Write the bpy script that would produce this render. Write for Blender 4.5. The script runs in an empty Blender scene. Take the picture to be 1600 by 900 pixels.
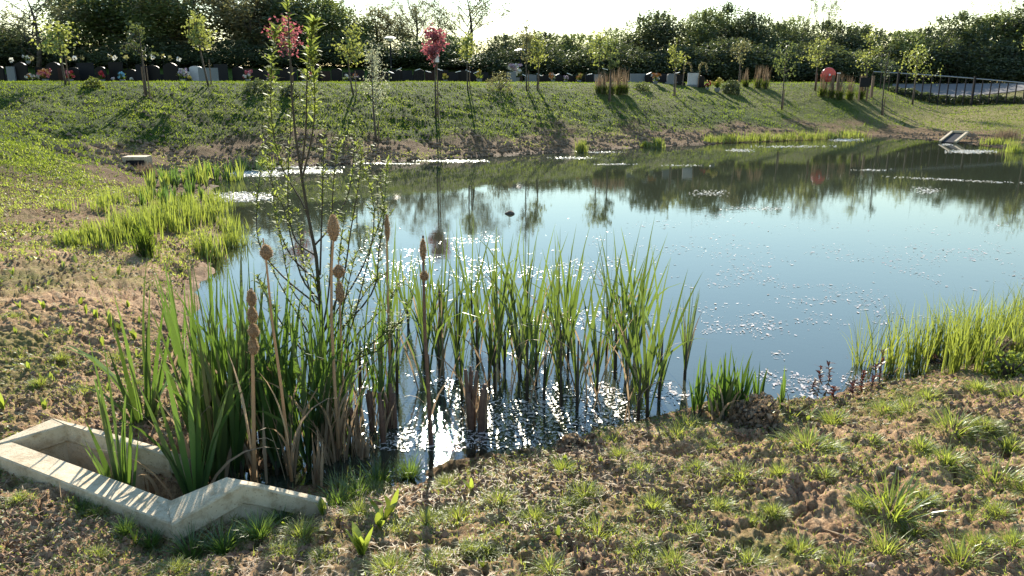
import bpy, math, random
import numpy as np
rng = np.random.default_rng(7)
random.seed(7)
R = math.radians
scene = bpy.context.scene
COL = scene.collection

# ------------------------------------------------------------------ camera, sky, sun, exposure
EYE = 2.0; PITCH = 15.0; F = 1200.0
cam_d = bpy.data.cameras.new("camera"); cam = bpy.data.objects.new("camera", cam_d); COL.objects.link(cam)
cam.location = (0, 0, EYE); cam.rotation_euler = (R(90 - PITCH), 0, 0)
cam_d.sensor_width = 36; cam_d.lens = 36 * F / 1600; cam_d.clip_start = 0.05; cam_d.clip_end = 5000
scene.camera = cam
SUN_EL, SUN_AZ = 26.0, -6.0          # azimuth measured from +Y towards +X
world = bpy.data.worlds.new("World"); scene.world = world; world.use_nodes = True
wn = world.node_tree.nodes; wl = world.node_tree.links
sky = wn.new("ShaderNodeTexSky"); sky.sky_type = 'NISHITA'; sky.sun_disc = False
sky.sun_elevation = R(SUN_EL); sky.sun_rotation = R(SUN_AZ)
sky.air_density = 1.5; sky.dust_density = 0.0; sky.ozone_density = 2.2
bg = wn["Background"]; bg.inputs[1].default_value = 0.09
tint_ = wn.new('ShaderNodeMix'); tint_.data_type = 'RGBA'; tint_.blend_type = 'MULTIPLY'; tint_.inputs[0].default_value = 1; tint_.inputs[7].default_value = (.985, 1.02, 1.03, 1)
wl.new(sky.outputs[0], tint_.inputs[6]); wl.new(tint_.outputs[2], bg.inputs[0])
sd = bpy.data.lights.new("sun", 'SUN'); sun = bpy.data.objects.new("sun", sd); COL.objects.link(sun)
sd.energy = 5.0; sd.angle = R(0.5); sd.color = (1.0, 0.89, 0.74)
sun.rotation_euler = (R(90 - SUN_EL), 0, R(180 - SUN_AZ)); sun.location = (0, 0, 30)
vs = scene.view_settings; vs.view_transform = 'Standard'; vs.look = 'None'; vs.gamma = 1.0
vs.use_curve_mapping = False; vs.exposure = 1.55
cy = scene.cycles
cy.max_bounces = 6; cy.diffuse_bounces = 3; cy.glossy_bounces = 3; cy.transmission_bounces = 4
cy.transparent_max_bounces = 12; cy.caustics_reflective = False; cy.caustics_refractive = False
cy.sample_clamp_indirect = 4.0; cy.use_denoising = True

# ------------------------------------------------------------------ pixel <-> place
cp, sp = math.cos(R(PITCH)), math.sin(R(PITCH))
def ray(u, v):
    a = (np.asarray(u, float) - 800); b = (450 - np.asarray(v, float))
    return a, F * cp + b * sp, -F * sp + b * cp
def P(u, v, z=0.0):
    dx, dy, dz = ray(u, v); t = (z - EYE) / dz
    return dx * t, dy * t
def Pd(u, v, y):
    dx, dy, dz = ray(u, v); t = y / dy
    return np.array([float(dx * t), float(y), float(EYE + dz * t)])
def proj(x, y, z):
    q = z - EYE
    f = y * cp - q * sp; up = y * sp + q * cp
    return 800 + F * x / f, 450 - F * up / f

# ------------------------------------------------------------------ numpy noise
def _hash(ix, iy, s):
    n = (ix.astype(np.int64) * 374761393 + iy.astype(np.int64) * 668265263 + s * 974634777) & 0x7fffffff
    n = ((n ^ (n >> 13)) * 1274126177) & 0x7fffffff
    return ((n ^ (n >> 16)) & 0xffff) / 65535.0
def vnoise(x, y, s=0):
    ix = np.floor(x); iy = np.floor(y); fx = x - ix; fy = y - iy
    fx = fx * fx * (3 - 2 * fx); fy = fy * fy * (3 - 2 * fy)
    a = _hash(ix, iy, s); b = _hash(ix + 1, iy, s); c = _hash(ix, iy + 1, s); d = _hash(ix + 1, iy + 1, s)
    return (a + (b - a) * fx) * (1 - fy) + (c + (d - c) * fx) * fy
def fbm(x, y, o=4, s=0, g=0.5):
    t = 0; a = 1; w = 0
    for k in range(o):
        c, n = math.cos(0.6 * k), math.sin(0.6 * k)
        t = t + a * vnoise((x * c - y * n) * 2 ** k + 17.3 * k, (x * n + y * c) * 2 ** k - 9.1 * k, s + k); w += a; a *= g
    return t / w
def sst(a, b, x):
    t = np.clip((x - a) / (b - a), 0, 1); return t * t * (3 - 2 * t)

# ------------------------------------------------------------------ shoreline and ground height
shore_px = [(500, 768), (455, 752), (430, 720), (400, 690), (350, 650), (312, 600), (300, 540), (300, 480), (322, 430), (350, 398),
            (352, 350), (335, 315), (332, 285), (342, 268), (420, 262), (520, 258), (610, 253), (700, 248), (800, 243), (900, 237),
            (1000, 231), (1100, 226), (1200, 222), (1300, 217), (1365, 212), (1430, 217), (1500, 224), (1560, 231),
            (1640, 240), (1760, 256), (1800, 300), (1760, 420), (1700, 500), (1600, 545), (1500, 575), (1420, 592), (1350, 600), (1290, 622), (1235, 640),
            (1160, 648), (1080, 655), (1000, 662), (920, 676), (860, 700), (790, 712), (720, 722), (680, 738), (640, 752), (590, 758), (545, 768)]
SH = np.array([P(u, v) for u, v in shore_px])
def sdf(x, y):
    x = np.asarray(x, float); y = np.asarray(y, float)
    d2 = np.full(x.shape, 1e18); ins = np.zeros(x.shape, bool)
    n = len(SH)
    for i in range(n):
        ax, ay = SH[i]; bx, by = SH[(i + 1) % n]
        ex, ey = bx - ax, by - ay
        t = np.clip(((x - ax) * ex + (y - ay) * ey) / (ex * ex + ey * ey), 0, 1)
        d2 = np.minimum(d2, (x - ax - ex * t) ** 2 + (y - ay - ey * t) ** 2)
        c = ((ay > y) != (by > y))
        with np.errstate(divide='ignore', invalid='ignore'):
            xi = ax + (y - ay) * ex / (ey if ey != 0 else 1e-9)
        ins ^= c & (x < xi)
    d = np.sqrt(d2)
    return np.where(ins, -d, d)
def poly_sd(poly, x, y):
    # convex counter clockwise polygon, negative inside
    m = np.full(np.shape(x), -1e9)
    n = len(poly)
    for i in range(n):
        ax, ay = poly[i]; bx, by = poly[(i + 1) % n]
        ex, ey = bx - ax, by - ay; L = math.hypot(ex, ey)
        m = np.maximum(m, ((x - ax) * ey - (y - ay) * ex) / L)
    return m
# headwall plan (top face heights)
HWZ = 0.40
def hw(u, v, z): x, y = P(u, v, z); return (float(x), float(y), z)
HW_IN = [hw(20, 690, .40), hw(267, 781, .31), hw(330, 745, .31), hw(262, 711, .36), hw(104, 662, .42)]
pitA = [(float(a), float(b)) for a, b in [P(20, 690, .4), P(267, 781, .31), P(330, 745, .31), P(262, 711, .36), P(104, 662, .42)]]
pitB = [(float(a), float(b)) for a, b in [P(262, 781, .31), P(352, 746, .31), P(460, 752, .2), P(440, 715, .1), P(330, 690, .1), P(262, 711, .36)]]
def _ccw(p):
    a = sum(p[i][0] * p[(i + 1) % len(p)][1] - p[(i + 1) % len(p)][0] * p[i][1] for i in range(len(p)))
    return p if a > 0 else p[::-1]
pitA = _ccw(pitA); pitB = _ccw(pitB)
mnd = P(1150, 640, .15); hol = [P(1060, 705, .25), P(1180, 690, .25)]
def H(x, y, fine=True):
    x = np.asarray(x, float); y = np.asarray(y, float)
    d = sdf(x, y)
    rr = np.hypot(x, y)
    dn = d + (fbm(x * 1.7, y * 1.7, 3, 5) - .5) * 0.35 * sst(2, 14, rr) + (fbm(x * 4, y * 4, 2, 6) - .5) * 0.16
    dp = np.maximum(dn, 0)
    near = 0.43 * (1 - np.exp(-dp / 0.85)) + 0.01 * dp
    azz = np.degrees(np.arctan2(x, np.maximum(y, 1e-3))); s = np.clip(dp / (7.4 + 1.9 * sst(-8, 14, azz)), 0, 1); far = 1.97 * (0.55 * s + 0.45 * s * s * (3 - 2 * s))
    far = far + 1.0 * sst(40, 50, y) * (1 - sst(-4, 3, x))
    s2 = np.clip(dp / 15.0, 0, 1); rgt = 0.95 * (0.6 * s2 + 0.4 * s2 * s2 * (3 - 2 * s2)) + 0.95 * sst(15.5, 25, dp)
    az = np.degrees(np.arctan2(x, np.maximum(y, 1e-3)))
    wr = sst(22.5, 29.5, az)
    farm = far * (1 - wr) + rgt * wr
    wf = sst(6.5, 14, y)
    h = near * (1 - wf) + farm * wf
    h = np.where(dn < 0, -0.55 * (1 - np.exp(dn / 1.1)), h)
    if fine:
        land = sst(-0.4, 0.35, d)
        nf = 1 - sst(6, 16, rr)
        lump = (fbm(x * 3.1, y * 3.1, 3, 11) - .5) * 0.085 + (fbm(x * 12, y * 12, 4, 12, .7) - .5) * 0.07
        rid = np.abs(fbm(x * 6.5, y * 6.5, 3, 13) - .5) * 2
        lump = lump - 0.035 * (1 - sst(0, .12, rid)) + 0.024 * (vnoise(x * 42, y * 42, 31) - .5) + 0.014 * (vnoise(x * 75, y * 75, 32) - .5)
        h = h + lump * land * (0.25 + 0.75 * nf) * np.where(d < 0, .35, 1)
        h = h + (fbm(x * .9, y * .9, 4, 21) - .5) * 0.13 * sst(8, 18, rr) * sst(0.0, 2.5, d) * (1 - sst(30, 36, rr) * .7)
        h = h + (fbm(x * 4, y * 4, 3, 22) - .5) * 0.08 * sst(9, 18, rr) * sst(0.1, 1.2, d) * (1 - sst(32, 36, rr) * .8)
        wx, wy = P(310, 862, .25); h = h - .07 * np.exp(-(((x - wx) / .35) ** 2 + ((y - wy) / .14) ** 2)) * sst(-.2, .1, d)
        # small earth mound with iris at the near shore and hollows behind it
        h = h + 0.13 * np.exp(-(((x - mnd[0]) / .42) ** 2 + ((y - mnd[1] - .05) / .2) ** 2))
        for hx, hy in hol:
            h = h - 0.10 * np.exp(-(((x - hx) / .2) ** 2 + ((y - hy) / .08) ** 2))
    q = np.minimum(poly_sd(pitA, x, y), poly_sd(pitB, x, y) + .03)
    h = np.where(q < 0.03, -0.16, h)
    return h
def Hs(x, y): return float(H(np.array([x]), np.array([y]))[0])
def ground_at_px(u, v):
    """first point where the sight line through (u, v) meets the ground"""
    dx, dy, dz = [float(q) for q in ray(u, v)]; ys = np.geomspace(1.2, 70, 900); t = ys / dy
    xs = dx * t; zs = EYE + dz * t; h = H(xs, ys); k = np.argmax(h > zs)
    if not (h > zs).any(): k = 899
    a = (zs[k - 1] - h[k - 1]); b = (h[k] - zs[k]); f = a / max(a + b, 1e-9) if k else 0
    y = ys[k - 1] + (ys[k] - ys[k - 1]) * f; x = dx * y / dy; return float(x), float(y), Hs(x, y)
def ground_ray(u, D):
    """point on the ground in column u at distance D along y"""
    dx, dy, _ = ray(u, 130); x = float(dx / dy * D); return x, D, Hs(x, D)

# ------------------------------------------------------------------ mesh helpers
def tag(o, label=None, cat=None, group=None, kind=None):
    if label: o['label'] = label
    if cat: o['category'] = cat
    if group: o['group'] = group
    if kind: o['kind'] = kind
    return o
def np_mesh(name, V, Fs, tint=None, smooth=False, attrs=None):
    """Fs: list of int arrays (m,k)"""
    me = bpy.data.meshes.new(name)
    V = np.asarray(V, np.float32).reshape(-1, 3)
    Fs = [np.asarray(f, np.int32) for f in Fs if len(f)]
    loops = np.concatenate([f.ravel() for f in Fs])
    tot = np.concatenate([np.full(len(f), f.shape[1], np.int32) for f in Fs])
    start = np.concatenate([[0], np.cumsum(tot)[:-1]]).astype(np.int32)
    me.vertices.add(len(V)); me.vertices.foreach_set('co', V.ravel())
    me.loops.add(len(loops)); me.loops.foreach_set('vertex_index', loops)
    me.polygons.add(len(tot)); me.polygons.foreach_set('loop_start', start); me.polygons.foreach_set('loop_total', tot)
    me.polygons.foreach_set('use_smooth', np.full(len(tot), bool(smooth)))
    me.update(calc_edges=True)
    if tint is not None:
        a = me.attributes.new('tint', 'FLOAT', 'POINT'); a.data.foreach_set('value', np.asarray(tint, np.float32).ravel())
    for k, v in (attrs or {}).items():
        a = me.attributes.new(k, 'FLOAT', 'POINT'); a.data.foreach_set('value', np.asarray(v, np.float32).ravel())
    return me
class G:
    """collects geometry for ONE mesh"""
    def __init__(s): s.V = []; s.Q = []; s.T = []; s.n = 0; s.t = []
    def add(s, V, Q=None, T=None, tint=0.5):
        V = np.asarray(V, float).reshape(-1, 3)
        if Q is not None and len(Q): s.Q.append(np.asarray(Q, int) + s.n)
        if T is not None and len(T): s.T.append(np.asarray(T, int) + s.n)
        s.V.append(V); s.t.append(np.broadcast_to(np.asarray(tint, float), (len(V),)).copy()); s.n += len(V)
        return s
    def mesh(s, name, mat, smooth=False):
        Fs = []
        if s.Q: Fs.append(np.concatenate(s.Q))
        if s.T: Fs.append(np.concatenate(s.T))
        me = np_mesh(name, np.concatenate(s.V), Fs, np.concatenate(s.t), smooth)
        me.materials.append(mat); return me
    def obj(s, name, mat, parent=None, smooth=False):
        o = bpy.data.objects.new(name, s.mesh(name, mat, smooth)); COL.objects.link(o)
        if parent: o.parent = parent
        return o
def empty(name, loc=(0, 0, 0), rz=0, sc=(1, 1, 1)):
    o = bpy.data.objects.new(name, None); COL.objects.link(o); o.empty_display_size = .1
    o.location = loc; o.rotation_euler = (0, 0, rz); o.scale = sc; return o
def kids(o): return [c for c in COL.objects if c.parent == o]
_tree = {}
def copy_thing(root, loc, rz=0, sc=(1, 1, 1), label=None, group=None, mats=None):
    r = root.copy(); COL.objects.link(r); r.location = loc; r.rotation_euler = (0, 0, rz); r.scale = sc
    if label: r['label'] = label
    if group: r['group'] = group
    src = _tree.setdefault(root.name, kids(root))
    for c in src:
        k = c.copy(); COL.objects.link(k); k.parent = r
        g = _tree.setdefault(c.name, kids(c))
        for d in g:
            e = d.copy(); COL.objects.link(e); e.parent = k
    return r
def tube(g, pts, rad, n=6, tint=.5, cap=True):
    pts = np.asarray(pts, float); m = len(pts); rad = np.broadcast_to(np.asarray(rad, float), (m,))
    T = np.gradient(pts, axis=0); T /= np.linalg.norm(T, axis=1)[:, None] + 1e-9
    ref = np.array([0, 0, 1.]) if abs(T[0][2]) < .8 else np.array([1., 0, 0])
    V = []
    for i in range(m):
        a = np.cross(T[i], ref); a /= np.linalg.norm(a) + 1e-9; b = np.cross(T[i], a)
        th = np.arange(n) * 2 * math.pi / n
        V.append(pts[i] + rad[i] * (np.cos(th)[:, None] * a + np.sin(th)[:, None] * b))
    V = np.concatenate(V); Q = []
    for i in range(m - 1):
        for k in range(n):
            Q.append((i * n + k, i * n + (k + 1) % n, (i + 1) * n + (k + 1) % n, (i + 1) * n + k))
    Tt = []
    if cap:
        V = np.concatenate([V, pts[:1], pts[-1:]]); c0 = m * n; c1 = c0 + 1
        for k in range(n):
            Tt.append((c0, (k + 1) % n, k)); Tt.append((c1, (m - 1) * n + k, (m - 1) * n + (k + 1) % n))
    g.add(V, Q, Tt, tint)
def box(g, c, s, rz=0, tint=.5):
    c = np.asarray(c, float); s = np.asarray(s, float) / 2
    V = np.array([(x, y, z) for x in (-1, 1) for y in (-1, 1) for z in (-1, 1)], float) * s
    co, si = math.cos(rz), math.sin(rz)
    V = np.stack([V[:, 0] * co - V[:, 1] * si, V[:, 0] * si + V[:, 1] * co, V[:, 2]], 1) + c
    Q = [(0, 1, 3, 2), (4, 6, 7, 5), (0, 4, 5, 1), (2, 3, 7, 6), (0, 2, 6, 4), (1, 5, 7, 3)]
    g.add(V, Q, None, tint)
def lathe(g, prof, n=12, c=(0, 0, 0), tint=.5, jit=0):
    V = []
    for r, z in prof:
        for k in range(n):
            a = k * 2 * math.pi / n; rr = r * (1 + (random.random() - .5) * jit)
            V.append((c[0] + rr * math.cos(a), c[1] + rr * math.sin(a), c[2] + z))
    Q = [(i * n + k, i * n + (k + 1) % n, (i + 1) * n + (k + 1) % n, (i + 1) * n + k) for i in range(len(prof) - 1) for k in range(n)]
    g.add(V, Q, None, tint)
def prism(g, poly, z0, z1, tint=.5, M=None):
    """poly xy list extruded from z0 to z1 (fan caps)"""
    n = len(poly); c = np.mean(np.array(poly), 0)
    V = [(x, y, z0) for x, y in poly] + [(x, y, z1) for x, y in poly] + [(c[0], c[1], z0), (c[0], c[1], z1)]
    V = np.array(V, float)
    if M is not None: V = V @ M.T
    Q = [(i, (i + 1) % n, n + (i + 1) % n, n + i) for i in range(n)]
    T = [(2 * n, (i + 1) % n, i) for i in range(n)] + [(2 * n + 1, n + i, n + (i + 1) % n) for i in range(n)]
    g.add(V, Q, T, tint)
def blades(g, base, az, L, w, a0, curve, segs=4, tint=None, twist=None, shape='blade', base_w=.7, phase=None):
    base = np.asarray(base, float); n = len(base)
    B = lambda q: np.broadcast_to(np.asarray(q, float), (n,))
    az, L, w, a0, curve = map(B, (az, L, w, a0, curve))
    tint = rng.random(n) if tint is None else B(tint)
    twist = rng.uniform(-1.0, 1.0, n) if twist is None else B(twist)
    p = base.copy(); rows = []
    hd = np.stack([np.cos(az), np.sin(az), 0 * az], 1)
    sd_ = np.stack([-np.sin(az + twist), np.cos(az + twist), 0 * az], 1)
    for k in range(segs + 1):
        t = k / segs
        th = a0 + curve * t * t
        if k:
            p = p + (hd * np.sin(th)[:, None] + np.array([0, 0, 1.]) * np.cos(th)[:, None]) * (L / segs)[:, None]
        if shape == 'blade': ww = min(1, ((1 - t) / .5)) ** .8 * (base_w + (1 - base_w) * min(1, t * 2.5))
        elif shape == 'leaf': ww = math.sin(math.pi * min(1, .08 + .92 * t)) ** .75 if t < 1 else 0
        else: ww = 1 - t
        ww = max(ww, .02)
        rows.append(p - sd_ * (w * ww / 2)[:, None]); rows.append(p + sd_ * (w * ww / 2)[:, None])
    V = np.stack(rows, 1).reshape(-1, 3); k2 = 2 * (segs + 1)
    q = np.array([(2 * k, 2 * k + 1, 2 * k + 3, 2 * k + 2) for k in range(segs)])
    Q = (np.arange(n)[:, None, None] * k2 + q[None]).reshape(-1, 4)
    g.add(V, Q, None, np.repeat(tint, k2))
def leaves(g, C, size, tint=None, asp=.6, up=0.0, dirs=None):
    """diamond leaf faces at points C"""
    C = np.asarray(C, float); n = len(C); size = np.broadcast_to(np.asarray(size, float), (n,))
    N = rng.normal(size=(n, 3)); N[:, 2] += up * np.sign(N[:, 2] + 1e-6); N /= np.linalg.norm(N, axis=1)[:, None]
    A = rng.normal(size=(n, 3)) if dirs is None else np.asarray(dirs, float) + rng.normal(size=(n, 3)) * .25
    A -= (A * N).sum(1)[:, None] * N; A /= np.linalg.norm(A, axis=1)[:, None] + 1e-9
    B = np.cross(N, A)
    s = size[:, None]
    V = np.stack([C - A * s * .5, C + B * s * asp * .5 + A * s * .05 + N * s * .06, C + A * s * .5, C - B * s * asp * .5 + A * s * .05 + N * s * .06], 1).reshape(-1, 3)
    Q = np.arange(n)[:, None] * 4 + np.arange(4)[None]
    t = rng.random(n) if tint is None else np.broadcast_to(np.asarray(tint, float), (n,))
    g.add(V, Q, None, np.repeat(t, 4))

# ------------------------------------------------------------------ materials
def newmat(name):
    m = bpy.data.materials.new(name); m.use_nodes = True
    nt = m.node_tree; nt.nodes.clear(); o = nt.nodes.new('ShaderNodeOutputMaterial')
    return m, nt, o
def ramp(nt, fac, stops):
    r = nt.nodes.new('ShaderNodeValToRGB'); e = r.color_ramp.elements
    while len(e) < len(stops): e.new(.5)
    for i, (p, c) in enumerate(stops): e[i].position = p; e[i].color = (*c, 1)
    nt.links.new(fac, r.inputs[0]); return r.outputs[0]
def attr(nt, n):
    a = nt.nodes.new('ShaderNodeAttribute'); a.attribute_name = n; return a.outputs['Fac']
def noise(nt, scale, detail=4, rough=.6, vec=None):
    n = nt.nodes.new('ShaderNodeTexNoise'); n.inputs['Scale'].default_value = scale; n.inputs['Detail'].default_value = detail
    n.inputs['Roughness'].default_value = rough
    if vec is None:
        t = nt.nodes.new('ShaderNodeTexCoord'); vec = t.outputs['Object']
    nt.links.new(vec, n.inputs['Vector']); return n.outputs['Fac']
def mixc(nt, fac, a, b, mode='MIX'):
    m = nt.nodes.new('ShaderNodeMix'); m.data_type = 'RGBA'; m.blend_type = mode
    for s, i in ((fac, 0), (a, 6), (b, 7)):
        if hasattr(s, 'links') or hasattr(s, 'is_output'): nt.links.new(s, m.inputs[i])
        elif i == 0: m.inputs[0].default_value = s
        else: m.inputs[i].default_value = (*s, 1)
    return m.outputs[2]
def math_(nt, op, a, b=0, c=None):
    m = nt.nodes.new('ShaderNodeMath'); m.operation = op
    for i, s in enumerate((a, b) if c is None else (a, b, c)):
        if hasattr(s, 'is_output'): nt.links.new(s, m.inputs[i])
        else: m.inputs[i].default_value = s
    return m.outputs[0]
def leafmat(name, dark, light, trans, tfac=.45, gloss=.08, rough=.4, var=0.0):
    m, nt, o = newmat(name)
    c = ramp(nt, attr(nt, 'tint'), [(0, dark), (1, light)])
    tc = ramp(nt, attr(nt, 'tint'), [(0, tuple(x * .55 for x in trans)), (1, trans)])
    if var:
        oi = nt.nodes.new('ShaderNodeObjectInfo')
        hs = nt.nodes.new('ShaderNodeHueSaturation')
        hv = math_(nt, 'MULTIPLY_ADD', oi.outputs['Random'], var, 1 - var / 2)
        nt.links.new(hv, hs.inputs['Value']); nt.links.new(math_(nt, 'MULTIPLY_ADD', oi.outputs['Random'], .04, .48), hs.inputs['Hue']); nt.links.new(c, hs.inputs['Color']); c = hs.outputs[0]
    d = nt.nodes.new('ShaderNodeBsdfDiffuse'); nt.links.new(c, d.inputs[0])
    t = nt.nodes.new('ShaderNodeBsdfTranslucent'); nt.links.new(tc, t.inputs[0])
    mx = nt.nodes.new('ShaderNodeMixShader'); mx.inputs[0].default_value = tfac
    nt.links.new(d.outputs[0], mx.inputs[1]); nt.links.new(t.outputs[0], mx.inputs[2])
    gl = nt.nodes.new('ShaderNodeBsdfGlossy'); gl.inputs['Roughness'].default_value = rough; gl.inputs[0].default_value = (.8, .85, .8, 1)
    m2 = nt.nodes.new('ShaderNodeMixShader'); m2.inputs[0].default_value = gloss
    nt.links.new(mx.outputs[0], m2.inputs[1]); nt.links.new(gl.outputs[0], m2.inputs[2]); nt.links.new(m2.outputs[0], o.inputs[0])
    return m
def solid(name, col, rough=.7, col2=None, scale=8, bump=0, metal=0, spec=.5, bscale=None):
    m, nt, o = newmat(name); b = nt.nodes.new('ShaderNodeBsdfPrincipled'); nt.links.new(b.outputs[0], o.inputs[0])
    b.inputs['Roughness'].default_value = rough; b.inputs['Metallic'].default_value = metal; b.inputs['Specular IOR Level'].default_value = spec
    n = noise(nt, scale, 6, .65)
    c2 = col2 or tuple(x * .7 for x in col)
    nt.links.new(ramp(nt, n, [(.3, c2), (.7, col)]), b.inputs['Base Color'])
    if bump:
        bp = nt.nodes.new('ShaderNodeBump'); bp.inputs['Distance'].default_value = bump
        nt.links.new(noise(nt, bscale or scale * 4, 6, .7), bp.inputs['Height']); nt.links.new(bp.outputs[0], b.inputs['Normal'])
    return m
M = {}
M['cattail'] = leafmat('cattail blade', (.018, .042, .014), (.075, .12, .032), (.20, .30, .04), .36, .08, .32, var=.6)
M['iris'] = leafmat('broad blade', (.013, .036, .013), (.055, .105, .026), (.16, .28, .035), .36, .08, .30, var=.6)
M['sedge'] = leafmat('sedge blade', (.08, .13, .02), (.19, .225, .045), (.34, .41, .055), .5, .06, .4, var=.25)
M['grass'] = leafmat('grass blade', (.06, .10, .02), (.20, .23, .06), (.48, .56, .08), .5, .05, .45, var=.3)
M['turf'] = leafmat('bank grass', (.022, .044, .009), (.08, .115, .022), (.21, .29, .03), .5, .01, .7)
M['turf2'] = leafmat('lush grass blade', (.025, .06, .015), (.08, .14, .03), (.24, .38, .05), .42, .06, .4)
M['weed'] = leafmat('weed leaf', (.04, .07, .02), (.15, .16, .05), (.28, .33, .05), .45, .04, .5)
M['dock'] = leafmat('dock leaf', (.08, .13, .02), (.15, .20, .03), (.34, .42, .05), .55, .06, .4, var=.25)
M['red weed'] = leafmat('reddish leaf', (.06, .025, .02), (.13, .05, .04), (.2, .06, .04), .35, .05, .4)
M['willow'] = leafmat('willow leaf', (.06, .10, .02), (.17, .20, .06), (.36, .44, .08), .5, .035, .5)
M['crown dark'] = leafmat('dark tree leaf', (.022, .035, .018), (.06, .08, .035), (.15, .19, .05), .32, .05, .4, var=.5)
M['crown green'] = leafmat('green tree leaf', (.04, .06, .02), (.10, .13, .04), (.24, .30, .07), .38, .05, .4, var=.4)
M['crown pale'] = leafmat('pale spring leaf', (.10, .10, .045), (.20, .19, .09), (.26, .25, .09), .4, .05, .4, var=.3)
M['young'] = leafmat('young tree leaf', (.09, .12, .03), (.20, .23, .07), (.38, .42, .08), .45, .06, .4, var=.3)
M['white leaf'] = leafmat('silvery leaf', (.26, .28, .18), (.5, .52, .38), (.5, .52, .3), .4, .06, .4)
M['red leaf'] = leafmat('red leaf', (.12, .025, .03), (.30, .085, .10), (.46, .13, .15), .5, .06, .4)
M['bark'] = solid('bark', (.10, .08, .06), .9, (.035, .028, .022), 20, .01)
M['twig'] = solid('dark twig', (.06, .05, .03), .8, (.025, .02, .014), 30)
M['stake'] = solid('stake wood', (.20, .13, .08), .85, (.10, .065, .045), 20)
M['straw'] = leafmat('dead straw', (.20, .13, .08), (.42, .31, .20), (.45, .33, .2), .35, .04, .5)
M['deadstem'] = solid('dead brown stem', (.17, .10, .065), .85, (.07, .04, .028), 30, .004)
M['fluff'] = leafmat('seed fluff', (.27, .175, .105), (.52, .37, .23), (.6, .44, .28), .35, .01, .8)
M['plume'] = leafmat('dry plume', (.16, .11, .075), (.28, .21, .14), (.26, .19, .12), .35, .03, .5)
M['flake'] = leafmat('floating bit', (.26, .19, .17), (.70, .60, .56), (.3, .25, .2), .1, .22, .34)
M['blossom'] = leafmat('white floating bit', (.6, .58, .5), (.85, .83, .78), (.6, .6, .5), .3, .08, .3)
M['black stone'] = solid('polished black granite', (.006, .006, .007), .5, (.004, .004, .005), 30, spec=.15)
M['grey stone'] = solid('grey granite', (.17, .185, .195), .7, (.12, .13, .14), 60, spec=.2)
M['dark grey stone'] = solid('dark grey granite', (.014, .015, .018), .6, (.009, .010, .012), 60, spec=.12)
M['white stone'] = solid('white marble', (.42, .43, .44), .6, (.34, .35, .36), 10)
M['brown stone'] = solid('brown granite', (.035, .02, .016), .6, (.022, .013, .01), 40, spec=.12)
M['black metal'] = solid('black painted metal', (.012, .012, .014), .6, (.008, .008, .01), 10, spec=.15)
M['grey metal'] = solid('galvanised and sunlit rail metal', (.4, .42, .44), .35, (.3, .31, .33), 15, metal=.6)
M['red plastic'] = solid('red plastic', (.60, .07, .05), .4, (.52, .06, .045), 4)
M['white plastic'] = solid('white plastic', (.75, .76, .76), .4, (.68, .69, .7), 4)
M['path'] = solid('path asphalt', (.13, .125, .125), .95, (.10, .095, .095), 3, .003)
M['stone'] = solid('pebble', (.26, .21, .17), .9, (.15, .115, .09), 25, .003)
for n_, c_ in (('pink', (.55, .16, .2)), ('orange', (.5, .22, .06)), ('white', (.55, .55, .52)), ('blue', (.2, .42, .55)), ('yellow', (.6, .48, .1)), ('red', (.4, .03, .04)), ('lilac', (.4, .32, .42))):
    M[n_] = solid(n_ + ' petals', c_, .7, tuple(x * .75 for x in c_), 20)

M['far clod'] = solid('far clod', (.25, .175, .115), .95, (.12, .085, .055), 3)
M['crumb'] = solid('soil crumb', (.30, .19, .12), .95, (.12, .07, .045), 12)
# concrete with stains, form lines and algae near the water
m, nt, o = newmat('concrete'); b = nt.nodes.new('ShaderNodeBsdfPrincipled'); nt.links.new(b.outputs[0], o.inputs[0])
tc = nt.nodes.new('ShaderNodeTexCoord')
c = ramp(nt, noise(nt, 3, 8, .7), [(.25, (.37, .305, .205)), (.5, (.48, .405, .28)), (.75, (.55, .475, .34))])
st = ramp(nt, noise(nt, 14, 6, .75), [(.36, (.66, .61, .54)), (.54, (1, 1, 1))])
c = mixc(nt, 1.0, c, st, 'MULTIPLY')
sx = nt.nodes.new('ShaderNodeSeparateXYZ'); nt.links.new(tc.outputs['Object'], sx.inputs[0])
low = nt.nodes.new('ShaderNodeMapRange'); low.inputs[1].default_value = .25; low.inputs[2].default_value = .02; nt.links.new(math_(nt, 'ADD', sx.outputs[2], math_(nt, 'MULTIPLY', noise(nt, 9, 4), .12)), low.inputs[0])
c = mixc(nt, low.outputs[0], c, (.10, .085, .05))
pk = ramp(nt, noise(nt, 130, 2, .5), [(.28, (.35, .33, .3)), (.34, (1, 1, 1))]); c = mixc(nt, 1.0, c, pk, 'MULTIPLY')
nt.links.new(c, b.inputs['Base Color']); b.inputs['Roughness'].default_value = .85
bp = nt.nodes.new('ShaderNodeBump'); bp.inputs['Distance'].default_value = .004; nt.links.new(noise(nt, 90, 6, .75), bp.inputs['Height']); nt.links.new(bp.outputs[0], b.inputs['Normal'])
M['concrete'] = m

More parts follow.
